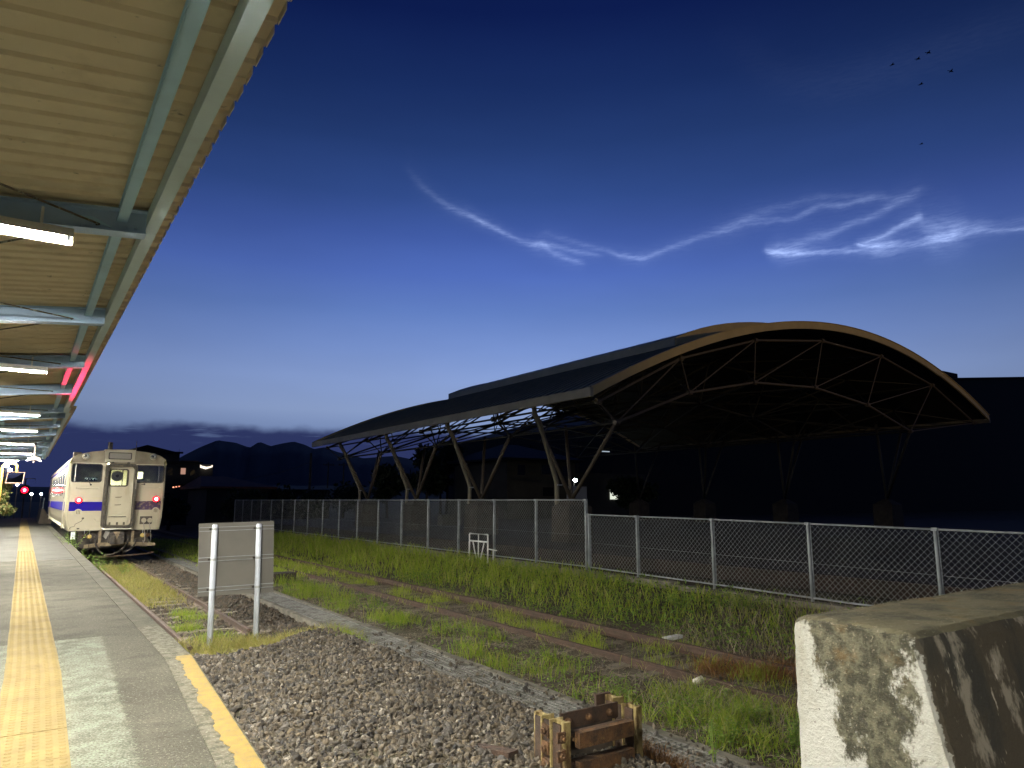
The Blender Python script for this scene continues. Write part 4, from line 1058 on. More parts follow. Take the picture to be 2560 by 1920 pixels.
tag(MB().box((3.30, 5.1, -.53), (.11, .46, .035), Matrix.Rotation(R(12), 3, 'Z') @ Matrix.Rotation(R(-6), 3, 'X')).obj('plank', M['rust_dark']), 'short dark board lying in the gravel near the buffer stop', 'board')
tag(MB().box((9.1, 8.6, -.80), (.42, .12, .05), Matrix.Rotation(R(8), 3, 'Z')).obj('broken_slab', M['white_paint']), 'pale broken slab lying between the overgrown rails', 'slab')
tag(MB().box((5.9, 20.6, -.78), (1.3, .5, .42), Matrix.Rotation(R(3), 3, 'Z')).obj('concrete_step', M['pedestal']), 'low concrete block in shade beside the railcar', 'concrete block')

# ------------------------------------------------------------------ chain link fences
def build_fence(name, label, posts, htop, hbot, extra):
    """posts: list of (x, y); htop/hbot: functions of y"""
    T = thing(name, (posts[0][0], sum(p[1] for p in posts) / len(posts), -.45), label, 'fence', 'chain link fences')
    for i, (x, y) in enumerate(posts):
        zt, zb = htop(y), hbot(y)
        p = MB().tube([(x, y, zb - .22), (x, y, zt + .01), (x, y, zt + .02)], [.030, .030, .02], 10).obj('post', M['fence'], T, True)
        if y < 26: MB().box((x, y, zt - .005), (.075, .09, .05)).obj('post_cap', M['fence'], p); MB().quadbox(x + .031, x + .044, y - .035, y + .035, zb, zt - .02).obj('stretcher_bar', M['fence'], p)
    for (xa, ya), (xb, yb) in zip(posts[:-1], posts[1:]):
        za, zb_ = htop(ya), htop(yb); ba, bb = hbot(ya), hbot(yb)
        MB().tube([(xa, ya, za - .005), (xb, yb, zb_ - .005)], .017, 8).obj('top_rail', M['fence'], T, True)
        MB().tube([(xa, ya, ba + .03), (xb, yb, bb + .03)], .018, 8).obj('bottom_rail', M['fence'], T, True)
        MB().tube([(xa + .02, ya, (za + ba) / 2 - .04), (xb + .02, yb, (zb_ + bb) / 2 - .04)], .004, 4).obj('tension_wire', M['wire'], T)
        # diamonds: two families of straight wires clipped to the bay
        L = math.hypot(xb - xa, yb - ya); H = (za - ba + zb_ - bb) / 2 - .05
        p = .108
        m = MB()
        def P(s, t, off): 
            f = s / L
            return (xa + (xb - xa) * f + off, ya + (yb - ya) * f, ba + (bb - ba) * f + .03 + t)
        k = -int(H / p) - 1
        wr = .0030 if ya < 20 else .0036
        while k * p < L:
            for sg in (1, -1):
                s0, t0, s1, t1 = k * p, 0.0, k * p + H, H
                if s0 < 0: t0 -= s0; s0 = 0
                if s1 > L: t1 -= s1 - L; s1 = L
                if s1 - s0 > .02:
                    if sg < 0: q = (P(L - s0, t0, .003), P(L - s1, t1, .003))
                    else: q = (P(s0, t0, -.003), P(s1, t1, -.003))
                    m.tube(q, wr, 4, False)
            k += 1
        m.obj('wire_mesh', M['wire'], T)
    return T
FX = 12.0
ya = [51.02 - i * 2.165 for i in range(18)]
ya = [y for y in ya if y > 14.5] 
build_fence('chain_link_fence', 'tall grey chain link fence running beside the track to the left',
            [(FX, 14.2 + 2.17 * i) for i in range(17, -1, -1)], lambda y: 1.455, lambda y: -.25, 0)
lo_t = lambda y: 1.085 - .0085 * (14.1 - y) + (-.0 if y > 10 else -.004 * (10 - y))
lo_b = lambda y: -.255 - .0125 * (14.1 - y)
build_fence('chain_link_fence', 'low grey chain link fence from the step in height to the right',
            [(FX, y) for y in (14.08, 12.35, 10.12, 7.89, 5.66, 3.43)], lo_t, lo_b, 0)
k_ = thing('fence_kerb', (12, 25, -.5), 'low mossy concrete kerb carrying the chain link fence', 'kerb')
for i in range(12):
    y0 = 3 + i * 4.1
    z = -.285 if y0 > 12.5 else lo_b(y0) - .03
    MB().quadbox(11.88, 12.12, y0 + .01, y0 + 4.09, -.75, z - .0).obj('kerb_block', M['wall_conc'], k_)
# white pipe barrier standing just behind the tall fence
def build_barrier():
    T = thing('pipe_barrier', (11.62, 18.9, -.2), 'small white pipe barrier frame standing at the tall fence', 'barrier')
    x = 11.66
    y0, y1 = 18.35, 19.42
    f = MB()
    f.tube([(x, y0, -.42), (x, y0, .40), (x, y0 + .02, .42), (x, y1 - .02, .42), (x, y1, .40), (x, y1, -.42)], .024, 8)
    f.obj('frame', M['white_paint'], T, True)
    MB().tube([(x, y0, .20), (x, y1, .20)], .028, 8).obj('bar', M['white_paint'], T, True)
    MB().tube([(x, (y0 + y1) / 2, -.3), (x, (y0 + y1) / 2, .42)], .018, 6).obj('bar', M['white_paint'], T, True)
    for a, b in ((y0 + .2, y0 + .42), (y1 - .2, y1 - .42)): MB().tube([(x, a, .2), (x, b, -.34)], .018, 6).obj('brace', M['white_paint'], T, True)
    MB().tube([(x, y0 - .02, -.0), (x, y0 - .5, -.02)], .016, 6).obj('bar', M['white_paint'], T, True)
    MB().tube([(x, y0 - .3, -.02), (x, y0 - .3, -.36)], .016, 6).obj('leg', M['white_paint'], T, True)
build_barrier()

# ------------------------------------------------------------------ arched open shed
def build_shed():
    T = thing('arched_shed', (27, 29, 0), 'big open arched roof shed on slanting steel struts beyond the fence', 'shed')
    Y0, Y1 = 16.1, 41.4
    pts = [(14.0, 4.85), (17.86, 6.4), (21.63, 7.83), (24.15, 8.36), (26.9, 8.60), (30.84, 8.46), (35.46, 7.81), (38.16, 6.97), (40.89, 5.73)]
    px = np.array([p[0] for p in pts]); pz = np.array([p[1] for p in pts])
    co = np.polyfit(px, pz, 4)
    arch = lambda x: float(np.polyval(co, x))
    X = np.linspace(14.0, 40.95, 34)
    # roof panels: one standing-seam sheet per part, ribs across the arch
    w = .46; n = int((Y1 - Y0) / w)
    s = MB()
    prof = [(0, 0), (w - .04, 0), (w - .035, .05), (w - .01, .05), (w - .005, 0)]
    rows = [[(x, a, arch(x) - .06 + b) for a, b in prof] for x in X]
    for a, b in zip(rows[:-1], rows[1:]): s.strip(a, b)
    low = [[(x, 0, arch(x) - .10) for x in X], [(x, w, arch(x) - .10) for x in X]]
    s.strip(low[0], low[1])
    sm = s.mesh('roof_panel', M['shed_roof']); sm.materials.append(M['seam'])
    nr = (len(X) - 1) * 4
    for i_, pl_ in enumerate(sm.polygons):
        if i_ < nr and i_ % 4 in (1, 2, 3): pl_.material_index = 1
    for i in range(n): place('roof_panel', sm, T, (0, Y0 + .10 + i * w, 0))
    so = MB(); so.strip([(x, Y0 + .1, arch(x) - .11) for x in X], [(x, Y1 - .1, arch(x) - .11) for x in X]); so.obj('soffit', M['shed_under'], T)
    # gable fascia boards in segments and eave fascia
    for yy, nm in ((Y0, 0), (Y1, 1)):
        seg = 11
        XX = np.linspace(14.0, 40.95, seg * 4 + 1)
        for i in range(seg):
            xs = XX[i * 4:i * 4 + 5]
            b = MB()
            up = [(x, arch(x) + .05) for x in xs]; dn = [(x, arch(x) - (.23 if i < 9 else .21)) for x in xs[::-1]]
            b.prism(up + dn, 'y', yy, yy + .08); b.obj('gable_board', M['shed_fascia'], T)
            l2 = MB(); l2.prism([(x, arch(x) + .075) for x in xs] + [(x, arch(x) + .052) for x in xs[::-1]], 'y', yy - .04, yy + .1); l2.obj('gable_flashing', M['shed_fascia'], T)
    for i in range(5):
        ya = Y0 + i * (Y1 - Y0) / 5
        MB().quadbox(13.88, 14.0, ya + .005, ya + (Y1 - Y0) / 5 - .005, 4.55, 4.83).obj('eave_board', M['eave'], T)
        MB().quadbox(40.95, 41.05, ya + .005, ya + (Y1 - Y0) / 5 - .005, 5.4, 5.66).obj('eave_board', M['shed_steel'], T)
    # raised ridge roof set back from the gables
    R0, R1, a, b = 18.6, 36.5, 20.4, 33.5
    hx = lambda x: arch(x) + .50 - .26 * ((x - (a + b) / 2) / ((b - a) / 2)) ** 4
    XR = np.linspace(a, b, 18); m = MB()
    nn = 12
    for k in range(nn):
        y0 = R0 + k * (R1 - R0) / nn; m = MB(); m.strip([(x, y0, hx(x) + .02) for x in XR], [(x, y0 + .9 * (R1 - R0) / nn, hx(x) + .02) for x in XR]); m.strip([(x, y0 + .9 * (R1 - R0) / nn, hx(x) + .05) for x in XR], [(x, y0 + (R1 - R0) / nn, hx(x) + .05) for x in XR]); m.obj('ridge_panel', M['shed_roof'], T)
    for yy in (R0, R1):
        m = MB(); m.prism([(x, hx(x) + .06) for x in XR] + [(x, arch(x) - .05) for x in XR[::-1]], 'y', yy - .05, yy + .05); m.obj('ridge_end', M['shed_fascia'], T)
    for xx in (a, b): MB().quadbox(xx - .04, xx + .04, R0, R1, arch(xx) - .1, hx(xx) + .05).obj('ridge_side', M['shed_roof'], T)
    # trusses
    lo = [(15.38, 3.89), (18.83, 5.14), (22.45, 5.84), (26.38, 6.0), (30.27, 5.58), (33.8, 4.6), (36.9, 4.1)]
    up = [(14.62, 4.50), (18.45, 6.32), (22.66, 7.50), (27.14, 8.05), (31.74, 7.92), (36.3, 7.0), (40.4, 5.40)]
    ty = [16.6 + 6.03 * i for i in range(5)]
    for k, yy in enumerate(ty):
        st = M['truss_front'] if k == 0 else M['shed_steel_shaded']
        def bar(name, p, q, r_, n, mm): MB().tube([p, q], r_, n).obj(name, mm, T)
        for chord in (lo[:6], up):
            for p, q in zip(chord[:-1], chord[1:]): bar('truss_chord', (p[0], yy, p[1]), (q[0], yy, q[1]), .048, 6, st)
        for i in range(6):
            bar('truss_web', (lo[i][0], yy, lo[i][1]), (up[i][0], yy, up[i][1]), .028, 6, st)
            bar('truss_web', (lo[i][0], yy, lo[i][1]), (up[i + 1][0], yy, up[i + 1][1]), .028, 6, st)
        for c in lo[:6] + up: bar('truss_node', (c[0] - .09, yy, c[1]), (c[0] + .09, yy, c[1]), .10, 8, st)
        if k < 4:
            y2 = ty[k + 1]; ym = (yy + y2) / 2; dm = M['shed_steel_shaded']
            for c in lo[:6]: bar('longitudinal_tie', (c[0], yy, c[1]), (c[0], y2, c[1]), .045, 5, dm)
            for c in up: bar('longitudinal_tie', (c[0], yy, c[1]), (c[0], y2, c[1]), .04, 5, dm)
            for i in range(6):
                mid = ((up[i][0] + up[i + 1][0]) / 2, ym, (up[i][1] + up[i + 1][1]) / 2)
                for q in (yy, y2):
                    bar('diagonal_brace', mid, (lo[i][0], q, lo[i][1]), .035, 5, dm)
                    bar('diagonal_brace', mid, (up[i][0], q, up[i][1]), .03, 5, dm); bar('diagonal_brace', mid, (up[i + 1][0], q, up[i + 1][1]), .03, 5, dm)
                if i < 5:
                    bar('diagonal_brace', (lo[i][0], yy, lo[i][1]), (lo[i + 1][0], y2, lo[i + 1][1]), .03, 5, dm); bar('diagonal_brace', (lo[i + 1][0], yy, lo[i + 1][1]), (lo[i][0], y2, lo[i][1]), .03, 5, dm)
    # pedestals with slanting struts and rain pipes
    for k in range(4):
        yp = 19.68 + 6.03 * k
        for sx, px_, name in ((1, 16.0, 'l'), (-1, 37.0, 'r')):
            pd = MB(); pd.prism([(px_ - .55, -.1), (px_ + .55, -.1), (px_ + .5, 1.22), (px_ - .5, 1.22)], 'y', yp - .5, yp + .5)
            k0 = len(pd.v); pd.hexa([(px_ - .5, yp - .5, 1.22), (px_ + .5, yp - .5, 1.22), (px_ + .5, yp + .5, 1.22), (px_ - .5, yp + .5, 1.22), (px_ - .12, yp - .12, 1.5), (px_ + .12, yp - .12, 1.5), (px_ + .12, yp + .12, 1.5), (px_ - .12, yp + .12, 1.5)])
            pd.obj('pedestal', M['pedestal'], T)
            if sx > 0:
                ends = [(14.35, yp, 4.42), (15.38, yp - 3.05, 3.89), (17.6, yp + 2.3, 4.35)]
            else:
                ends = [(39.4, yp, 5.7), (33.8, yp - 3.05, 4.6), (36.9, yp + .2, 5.4)]
            for e in ends: MB().tube([(px_, yp, 1.45), e], .07, 8).obj('strut', M['truss_front'] if sx > 0 else M['shed_steel_shaded'], T, True)
            if sx > 0:
                pp = MB().tube([(14.12, yp - .35, 4.62), (14.15, yp - .35, 4.35), (14.4, yp - .30, 4.05), (15.62, yp + .38, 2.12), (15.66, yp + .40, 1.95), (15.66, yp + .40, -.05)], .085, 9).obj('rain_pipe', M['shed_steel'], T, True)
                for z, xx, yy in ((1.98, 15.72, .36), (2.95, 15.2, .1), (3.95, 14.55, -.25)): MB().box((xx, yp + yy, z), (.22, .12, .04)).obj('pipe_bracket', M['galv'], pp)
build_shed()

# street lamp of the station square, right of the picture: it lights the gable of the shed
def square_lamp():
    T = thing('street_lamp', (26, -5, 0), 'tall sodium street lamp on the station square, right of the picture', 'lamp')
    MB().tube([(26, -5, 0), (26, -5, 7.2), (26, -4.4, 7.6), (26, -3.4, 7.7)], [.09, .06, .05, .05], 8).obj('pole', M['galv'], T, True)
    MB().prism([(-3.8, 7.6), (-3.0, 7.62), (-3.05, 7.8), (-3.7, 7.82)], 'x', 25.8, 26.2).obj('lamp_head', M['galv'], T)
    MB().quadbox(25.6, 26.4, -3.05, -2.42, 7.57, 7.60).obj('added_visor', M['galv'], T)  # unseen plate, added to cut the beam off below the gable
    ld = bpy.data.lights.new('lamp_beam', 'SPOT'); ld.energy = 1500; ld.color = (1, .70, .30); ld.spot_size = R(84); ld.spot_blend = .6; ld.shadow_soft_size = .03
    lo = bpy.data.objects.new('lamp_beam', ld); col.objects.link(lo); lo.parent = T
    p = Vector((26, -2.9, 7.68)); lo.location = p - base_of(T); lo.rotation_euler = (Vector((27.5, 16, 8.6)) - p).to_track_quat('-Z', 'Y').to_euler()
square_lamp()

# ------------------------------------------------------------------ things under and behind the shed
tag(MB().box((16.9, 30.0, .52), (1.05, .5, .5)).obj('stone_bench', M['plaster']), 'pale low concrete bench seen through the tall fence', 'bench')
MBq = MB().quadbox(13.0, 60, 1, 55, -.3, .012); pv = MBq.obj('plaza_paving', M['brick_red']); tag(pv, kind='structure')
c_ = thing('cabinet', (22.5, 27, 0), 'pale electrical cabinet behind the nearest shed struts', 'cabinet')
MB().quadbox(22.05, 22.48, 27, 27.5, 0, 2.12).obj('door', M['plaster_grey'], c_); MB().quadbox(22.49, 22.92, 27.0, 27.5, 0, 2.10).obj('door', M['plaster_grey'], c_)
def lamp_post(name, x, y, z, label, m='far_white', r_=.1, pole=True, group='distant lamps'):
    T = thing(name, (x, y, 0), label, 'lamp', group)
    if pole: MB().tube([(x, y + .12, -.9), (x, y + .12, z + .05)], [.05, .035], 6).obj('pole', M['dark_steel'], T)
    MB().lathe([(r_ * .4, -r_ * .8), (r_, -r_ * .3), (r_, r_ * .3), (r_ * .4, r_ * .8)], (x, y, z), 'z', 8).obj('globe', M[m], T)
    return T
M['plaza_lamp'] = emitmat('plaza_lamp_globe', (.85, .97, 1.0), 60)
lamp_post('street_lamp', 30.0, 36.5, 2.75, 'bright white globe lamp shining between the shed struts', 'plaza_lamp', .13)

def house(name, label, x0, x1, y0, y1, zb, ze, zr, roofm, wallm, wins, ridge=None):
    T = thing(name, ((x0 + x1) / 2, y0, zb), label, 'house', 'dark houses in the distance')
    MB().quadbox(x0, x1, y0, y1, zb, ze).obj('wall', wallm, T)
    o = .6
    xr0, xr1 = ridge or ((x0 + x1) / 2 - .3, (x0 + x1) / 2 + .3)
    yc = (y0 + y1) / 2
    r = MB(); k = len(r.v)
    A = [(x0 - o, y0 - o, ze - .02), (x1 + o, y0 - o, ze - .02), (x1 + o, y1 + o, ze - .02), (x0 - o, y1 + o, ze - .02)]
    r.v += A + [(p[0], p[1], ze + .14) for p in A] + [(xr0, yc, zr), (xr1, yc, zr)]
    r.f += [(3, 2, 1, 0), (0, 1, 5, 4), (1, 2, 6, 5), (2, 3, 7, 6), (3, 0, 4, 7), (4, 5, 9, 8), (5, 6, 9), (6, 7, 8, 9), (7, 4, 8)]
    r.obj('roof', roofm, T)
    for (a, b, c, d, m) in wins:
        f = MB(); ring(f, [(a, c), (b, c), (b, d), (a, d)], [(a + .06, c + .06), (b - .06, c + .06), (b - .06, d - .06), (a + .06, d - .06)], y0 - .05, y0 - .0)
        w = f.obj('window', M['plaster'], T); MB().quadbox(a + .03, b - .03, y0 - .03, y0 - .012, c + .03, d - .03).obj('pane', m, w)
    return T
house('dark_house', 'dark two storey house with a hipped roof seen through the shed', 30.3, 37.0, 45, 53, -.6, 4.5, 6.0, M['dark_roof'], M['plaster'],
      [(33.5, 34.5, 3.4, 4.25, M['window_dark']), (35.6, 36.4, 3.3, 4.2, M['window_dark']), (31.2, 32.0, 3.3, 4.2, M['window_dark']), (33.6, 34.8, 1.7, 2.5, M['window_dark'])], (32.5, 34.0))
house('low_house', 'low dark house with a faint red roof beyond the track', 12.3, 17.2, 62, 70, -.9, 2.4, 3.5, M['red_roof'], M['night_wall'], [(14, 15, .6, 1.6, M['window_dark'])], (12.5, 14.5))
house('low_house', 'low dark flat roofed house left of the shed, beside the pole', 19.5, 27, 74, 82, -.9, 2.4, 3.0, M['dark_roof'], M['night_wall'], [(22, 23, .5, 1.5, M['window_dark'])], (20.5, 26))
def apartment():
    T = thing('apartment_block', (11.3, 76, -.9), 'dark stepped apartment block with one lit window right of the railcar', 'apartment block')
    MB().quadbox(7.6, 12.35, 76, 88, -.9, 6.0).obj('wall', M['night_wall'], T)
    r = MB(); r.prism([(7.4, 6.0), (9.4, 6.68), (11.5, 6.2), (12.5, 6.0)], 'y', 75.8, 88.2); r.obj('roof', M['dark_roof'], T)
    MB().quadbox(10.6, 12.6, 75.7, 76, 5.95, 6.12).obj('roof_slab', M['dark_roof'], T)
    MB().quadbox(10.6, 14.1, 75, 75.99, 3.0, 5.0).obj('wing', M['night_wall'], T)
    MB().quadbox(10.4, 14.3, 74.7, 76, 5.0, 5.14).obj('roof_slab', M['dark_roof'], T)
    MB().quadbox(10.6, 13.6, 75.2, 75.99, -.9, 3.0).obj('wing', M['night_wall'], T)
    for (a, b, c, d, m) in ((12.32, 12.86, 3.86, 4.56, M['window_lit']), (11.1, 11.7, 3.8, 4.5, M['window_dark']), (13.2, 13.7, 3.5, 4.4, M['window_dark']), (11.0, 11.6, 1.2, 2.2, M['window_dark'])):
        f = MB(); ring(f, [(a, c), (b, c), (b, d), (a, d)], [(a + .05, c + .05), (b - .05, c + .05), (b - .05, d - .05), (a + .05, d - .05)], 74.95, 74.999)
        w = f.obj('window', M['plaster'], T); MB().quadbox(a + .03, b - .03, 74.97, 74.985, c + .03, d - .03).obj('pane', m, w)
    b = MB(); b.quadbox(12.3, 14.2, 74.1, 74.99, 3.0, 3.12); b.quadbox(12.3, 14.2, 74.1, 74.16, 3.12, 3.8); b.obj('balcony', M['night_wall'], T)
    MB().tube([(12.3, 76.2, 6.1), (12.3, 76.2, 6.4)], .02, 4).obj('aerial', M['dark_steel'], T)
apartment()
def distant_complex():
    T = thing('floodlit_building', (78, 402, 10), 'tiny floodlit white building front on the far slope', 'building')
    b = MB(); b.prism([(75.2, 18.4), (78.3, 17.5), (81.3, 18.6), (81.4, 19.7), (80.6, 19.1), (78.4, 18.7), (76, 19.2), (75.2, 19.8)], 'y', 400, 402); b.obj('lit_front', M['far_warm'], T)
    MB().quadbox(74.8, 82, 402, 412, 8, 20).obj('wall', M['night_wall'], T)
    for x, w in ((66.9, .25), (69.2, 1.0), (71.8, 1.3), (74.0, .6)):
        MB().quadbox(x, x + w, 402.0, 402.4, 20.0, 21.3).obj('window', M['window_lit'], T)
    MB().quadbox(66, 74.8, 402.4, 412, 8, 21.8).obj('wall', M['night_wall'], T)
distant_complex()
for i, (x, z) in enumerate(((11.05, 2.58), (11.28, 2.62), (11.52, 2.66))):
    tag(MB().lathe([(.05, -.05), (.08, 0), (.05, .05)], (x, 70, z), 'z', 6).obj('wall_lamp', emitmat('wall_lamp_glow', (1, .35, .2), 2.5 - i * .6)), ['left', 'middle', 'right'][i] + ' one of three faint orange lamps in a row below the apartment block', 'lamp', 'faint orange lamps')

def right_building():
    T = thing('hall_roof', (80, 44, 0), 'huge black building with a rising roof behind the right end of the shed', 'building')
    MB().prism([(42, -.5), (140, -.5), (140, 21.7), (98, 17.3), (66, 13.6), (58, 12.4), (42, 8)], 'y', 46, 75).obj('wall', M['dark_roof'], T)
    r = MB(); r.prism([(57.8, 12.5), (66, 13.75), (98, 17.5), (140, 21.9), (140, 21.7), (98, 17.3), (66, 13.6), (58, 12.4)], 'y', 45.6, 75.4); r.obj('roof', M['dark_roof'], T)
    c = MB(); c.quadbox(106.0, 109.6, 47, 50, 17.5, 18.9); c.quadbox(105.6, 110.2, 46.8, 50.2, 18.9, 19.5); c.obj('chimney', M['dark_roof'], T)
right_building()

def pole(x, y, h, label, arms=2, r_=.13, ang=0.0):
    T = thing('utility_pole', (x, y, -.9), label, 'utility pole', 'utility poles')
    MB().tube([(x, y, -.9), (x, y, h)], [r_, r_ * .65], 8).obj('pole', M['dark_steel'], T)
    for k in range(arms):
        z = h - .35 - k * .6
        MB().quadbox(x - .75, x + .75, y - .16, y - .06, z - .05, z + .05).obj('cross_arm', M['dark_steel'], T)
        for q in (-.65, -.3, .3, .65): MB().lathe([(.05, 0), (.06, .06), (.03, .12)], (x + q, y - .11, z + .05), 'z', 6).obj('insulator', M['dark_steel'], T)
    return T
pole(23.45, 70, 6.1, 'tall dark utility pole left of the shed eave', 0, .17)
pole(32.5, 90, 6.3, 'thin distant utility pole seen just under the left shed eave', 1, .12)
pole(34.6, 90, 6.35, 'second thin distant utility pole under the shed eave, behind the first strut', 1, .14)
pole(41.4, 50, 7.0, 'utility pole with two cross arms seen under the shed beyond the dark house', 2, .12)
def wire(p, q, sag, label, r_=.012):
    p, q = Vector(p), Vector(q)
    pts = [p.lerp(q, t) - Vector((0, 0, sag * 4 * t * (1 - t))) for t in np.linspace(0, 1, 11)]
    tag(MB().tube(pts, r_, 4).obj('power_line', M['dark_steel']), label, 'power line', 'power lines')
wire((32.5, 90, 6.0), (34.6, 90, 6.05), .1, 'short power line strung between the two thin distant poles')
wire((19.2, 80, 3.75), (23.45, 70.2, 5.2), .35, 'slack power line dipping from the tall dark pole to the left', .02)
wire((41.0, 50, 6.65), (33.6, 49, 6.2), .15, 'upper power line running from the cross arms to the dark house')
wire((41.0, 50, 6.05), (33.6, 49.2, 5.95), .15, 'lower power line running from the cross arms to the dark house')
wire((42.0, 50, 6.65), (60, 50, 6.6), .6, 'power line running right from the cross arms behind the shed roof')

# ------------------------------------------------------------------ trees and bushes
def leaf_cloud(name, blobs, n, size, m, parent, seed):
    r = np.random.default_rng(seed)
    w = np.array([b[3] * b[4] * b[5] for b in blobs]) ** .67; w = w / w.sum()
    idx = r.choice(len(blobs), n, p=w)
    B = np.array([b[:6] for b in blobs])[idx]
    d = r.normal(size=(n, 3)); d /= np.linalg.norm(d, axis=1)[:, None]
    rad = r.random(n)[:, None] ** .35
    C = B[:, :3] + d * rad * B[:, 3:6] * (1 + .18 * r.normal(size=(n, 1)))
    a = r.normal(size=(n, 3)); a /= np.linalg.norm(a, axis=1)[:, None]
    b = np.cross(a, r.normal(size=(n, 3))); b /= np.linalg.norm(b, axis=1)[:, None]
    s = size * (.6 + .8 * r.random((n, 1)))
    V = np.stack([C - a * s, C + b * s * .45, C + a * s, C - b * s * .45], 1).reshape(-1, 3) - np.array(base_of(parent))
    F = np.arange(n * 4).reshape(n, 4)
    return place(name, np_mesh(name, V, [F], m), parent, base_of(parent))
def tree(name, x, y, zb, zt, w, label, seed, m='leaf_dark', n=2600, leaf=.22, trunk=.16, group='trees', cat='tree'):
    T = thing(name, (x, y, zb), label, cat, group)
    r = random.Random(seed); H = zt - zb
    tp = [(x, y, zb), (x + r.uniform(-.1, .1), y, zb + H * .3), (x + r.uniform(-.2, .2), y, zb + H * .75)]
    MB().tube(tp, [trunk, trunk * .7, trunk * .25], 7).obj('trunk', M['bark'], T)
    lm = MB()
    blobs = []
    for k in range(11):
        a = r.uniform(0, 6.28); q = r.uniform(.25, .75) * w; z = zb + H * r.uniform(.42, .86)
        c = (x + math.cos(a) * q, y + math.sin(a) * q * .8, z); s = w * r.uniform(.28, .48)
        blobs.append((*c, s, s, s * .75)); lm.tube([(x, y, zb + H * .35), c], [trunk * .35, trunk * .1], 5)
    blobs.append((x, y, zt - w * .35, w * .5, w * .5, w * .4))
    lm.obj('limb', M['bark'], T)
    leaf_cloud('crown', blobs, n, leaf, M[m], T, seed)
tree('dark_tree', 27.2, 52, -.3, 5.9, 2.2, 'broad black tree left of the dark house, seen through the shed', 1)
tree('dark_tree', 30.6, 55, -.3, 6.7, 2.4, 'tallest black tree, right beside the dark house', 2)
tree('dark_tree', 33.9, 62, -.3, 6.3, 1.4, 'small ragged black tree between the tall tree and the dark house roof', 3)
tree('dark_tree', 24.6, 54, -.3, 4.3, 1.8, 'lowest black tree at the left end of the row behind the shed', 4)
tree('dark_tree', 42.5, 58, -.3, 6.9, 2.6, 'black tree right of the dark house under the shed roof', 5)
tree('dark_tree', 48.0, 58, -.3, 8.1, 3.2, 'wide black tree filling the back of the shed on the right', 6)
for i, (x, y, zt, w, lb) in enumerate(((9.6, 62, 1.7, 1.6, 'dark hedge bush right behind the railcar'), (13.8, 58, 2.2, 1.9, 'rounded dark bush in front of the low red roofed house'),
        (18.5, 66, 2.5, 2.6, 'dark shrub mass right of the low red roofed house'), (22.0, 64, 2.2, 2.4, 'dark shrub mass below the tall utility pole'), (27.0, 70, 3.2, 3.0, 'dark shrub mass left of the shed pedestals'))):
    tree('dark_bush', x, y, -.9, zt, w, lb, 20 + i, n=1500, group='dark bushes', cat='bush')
tree('leafy_bush', -1.35, 47.0, 0, 1.9, .95, 'lit leafy bush at the left edge of the platform', 40, 'leaf_bush', 2600, .10, .05, None, 'bush')
tree('leafy_bush', -1.5, 53.0, 0, 3.2, 1.0, 'taller leafy bush behind the yellow gate and mirror', 41, 'leaf_bush', 1800, .12, .05, None, 'bush')
# bush with shop light glinting through, far back under the shed
tree('hedge', 38.0, 39.6, -.0, 3.1, 2.0, 'black hedge with bright shop light glinting through its leaves', 42, n=9000, leaf=.16, group=None, cat='hedge')
s_ = thing('shop_front', (38, 44, 0), 'glowing shop front hidden behind the black hedge', 'shop')
MB().quadbox(37, 44, 44.1, 46, 0, 3.6).obj('wall', M['night_wall'], s_)
for k, (a, b, c, d) in enumerate(((39.9, 43.6, 1.5, 2.6), (40.8, 41.2, 2.7, 3.05))):
    MB().quadbox(a, b, 44.0, 44.08, c, d).obj('lit_pane', emitmat('shop_glow', (.9, .95, .8), .9), s_)
M['strip_lamp'] = emitmat('strip_lamp', (.7, .85, 1.0), .55)
for x, w, z, lb in ((38.4, 1.1, 5.32, 'thin pale strip light far under the shed beside the roof truss'), (46.3, 1.7, 6.15, 'thin pale strip light deeper under the shed to the right')):
    tag(MB().box((x, 43, z), (w, .1, .07)).obj('strip_light', M['strip_lamp']), lb, 'lamp', 'strip lights under the shed')

# ------------------------------------------------------------------ far end of the platform
def gate():
    T = thing('yellow_gate', (-.6, 38, 0), 'yellow pipe frame standing on the far platform below the lamps', 'gate frame')
    MB().tube([(-.84, 38, 0), (-.86, 38, 2.9), (-.78, 38, 3.03), (-.42, 38, 3.03), (-.34, 38, 2.95), (-.34, 38, 2.6)], .055, 8).obj('frame', M['yellow_gate'], T, True)
    t2 = thing('platform_mirror', (-.34, 36, 2.3), 'square orange rimmed mirror hanging from the yellow frame', 'mirror')
    p = MB(); p.prism([(-.65, 2.15), (-.07, 2.14), (-.02, 2.59), (-.62, 2.60)], 'y', 36.02, 36.06); p.obj('back', M['orange_rim'], t2)
    f = MB(); ring(f, [(-.66, 2.13), (-.06, 2.12), (-.01, 2.60), (-.63, 2.61)], [(-.63, 2.17), (-.10, 2.16), (-.06, 2.57), (-.60, 2.58)], 35.97, 36.02); f.obj('rim', M['orange_rim'], t2)
    g = MB(); g.hexa([(-.635, 35.99, 2.165), (-.095, 36.0, 2.155), (-.095, 36.018, 2.155), (-.635, 36.018, 2.165), (-.605, 35.985, 2.585), (-.055, 35.99, 2.575), (-.055, 36.018, 2.575), (-.605, 36.018, 2.585)]); g.obj('glass', M['mirror'], t2)
    MB().tube([(-.34, 38, 2.62), (-.33, 36.05, 2.45)], .03, 6).obj('arm', M['yellow_gate'], t2)
gate()
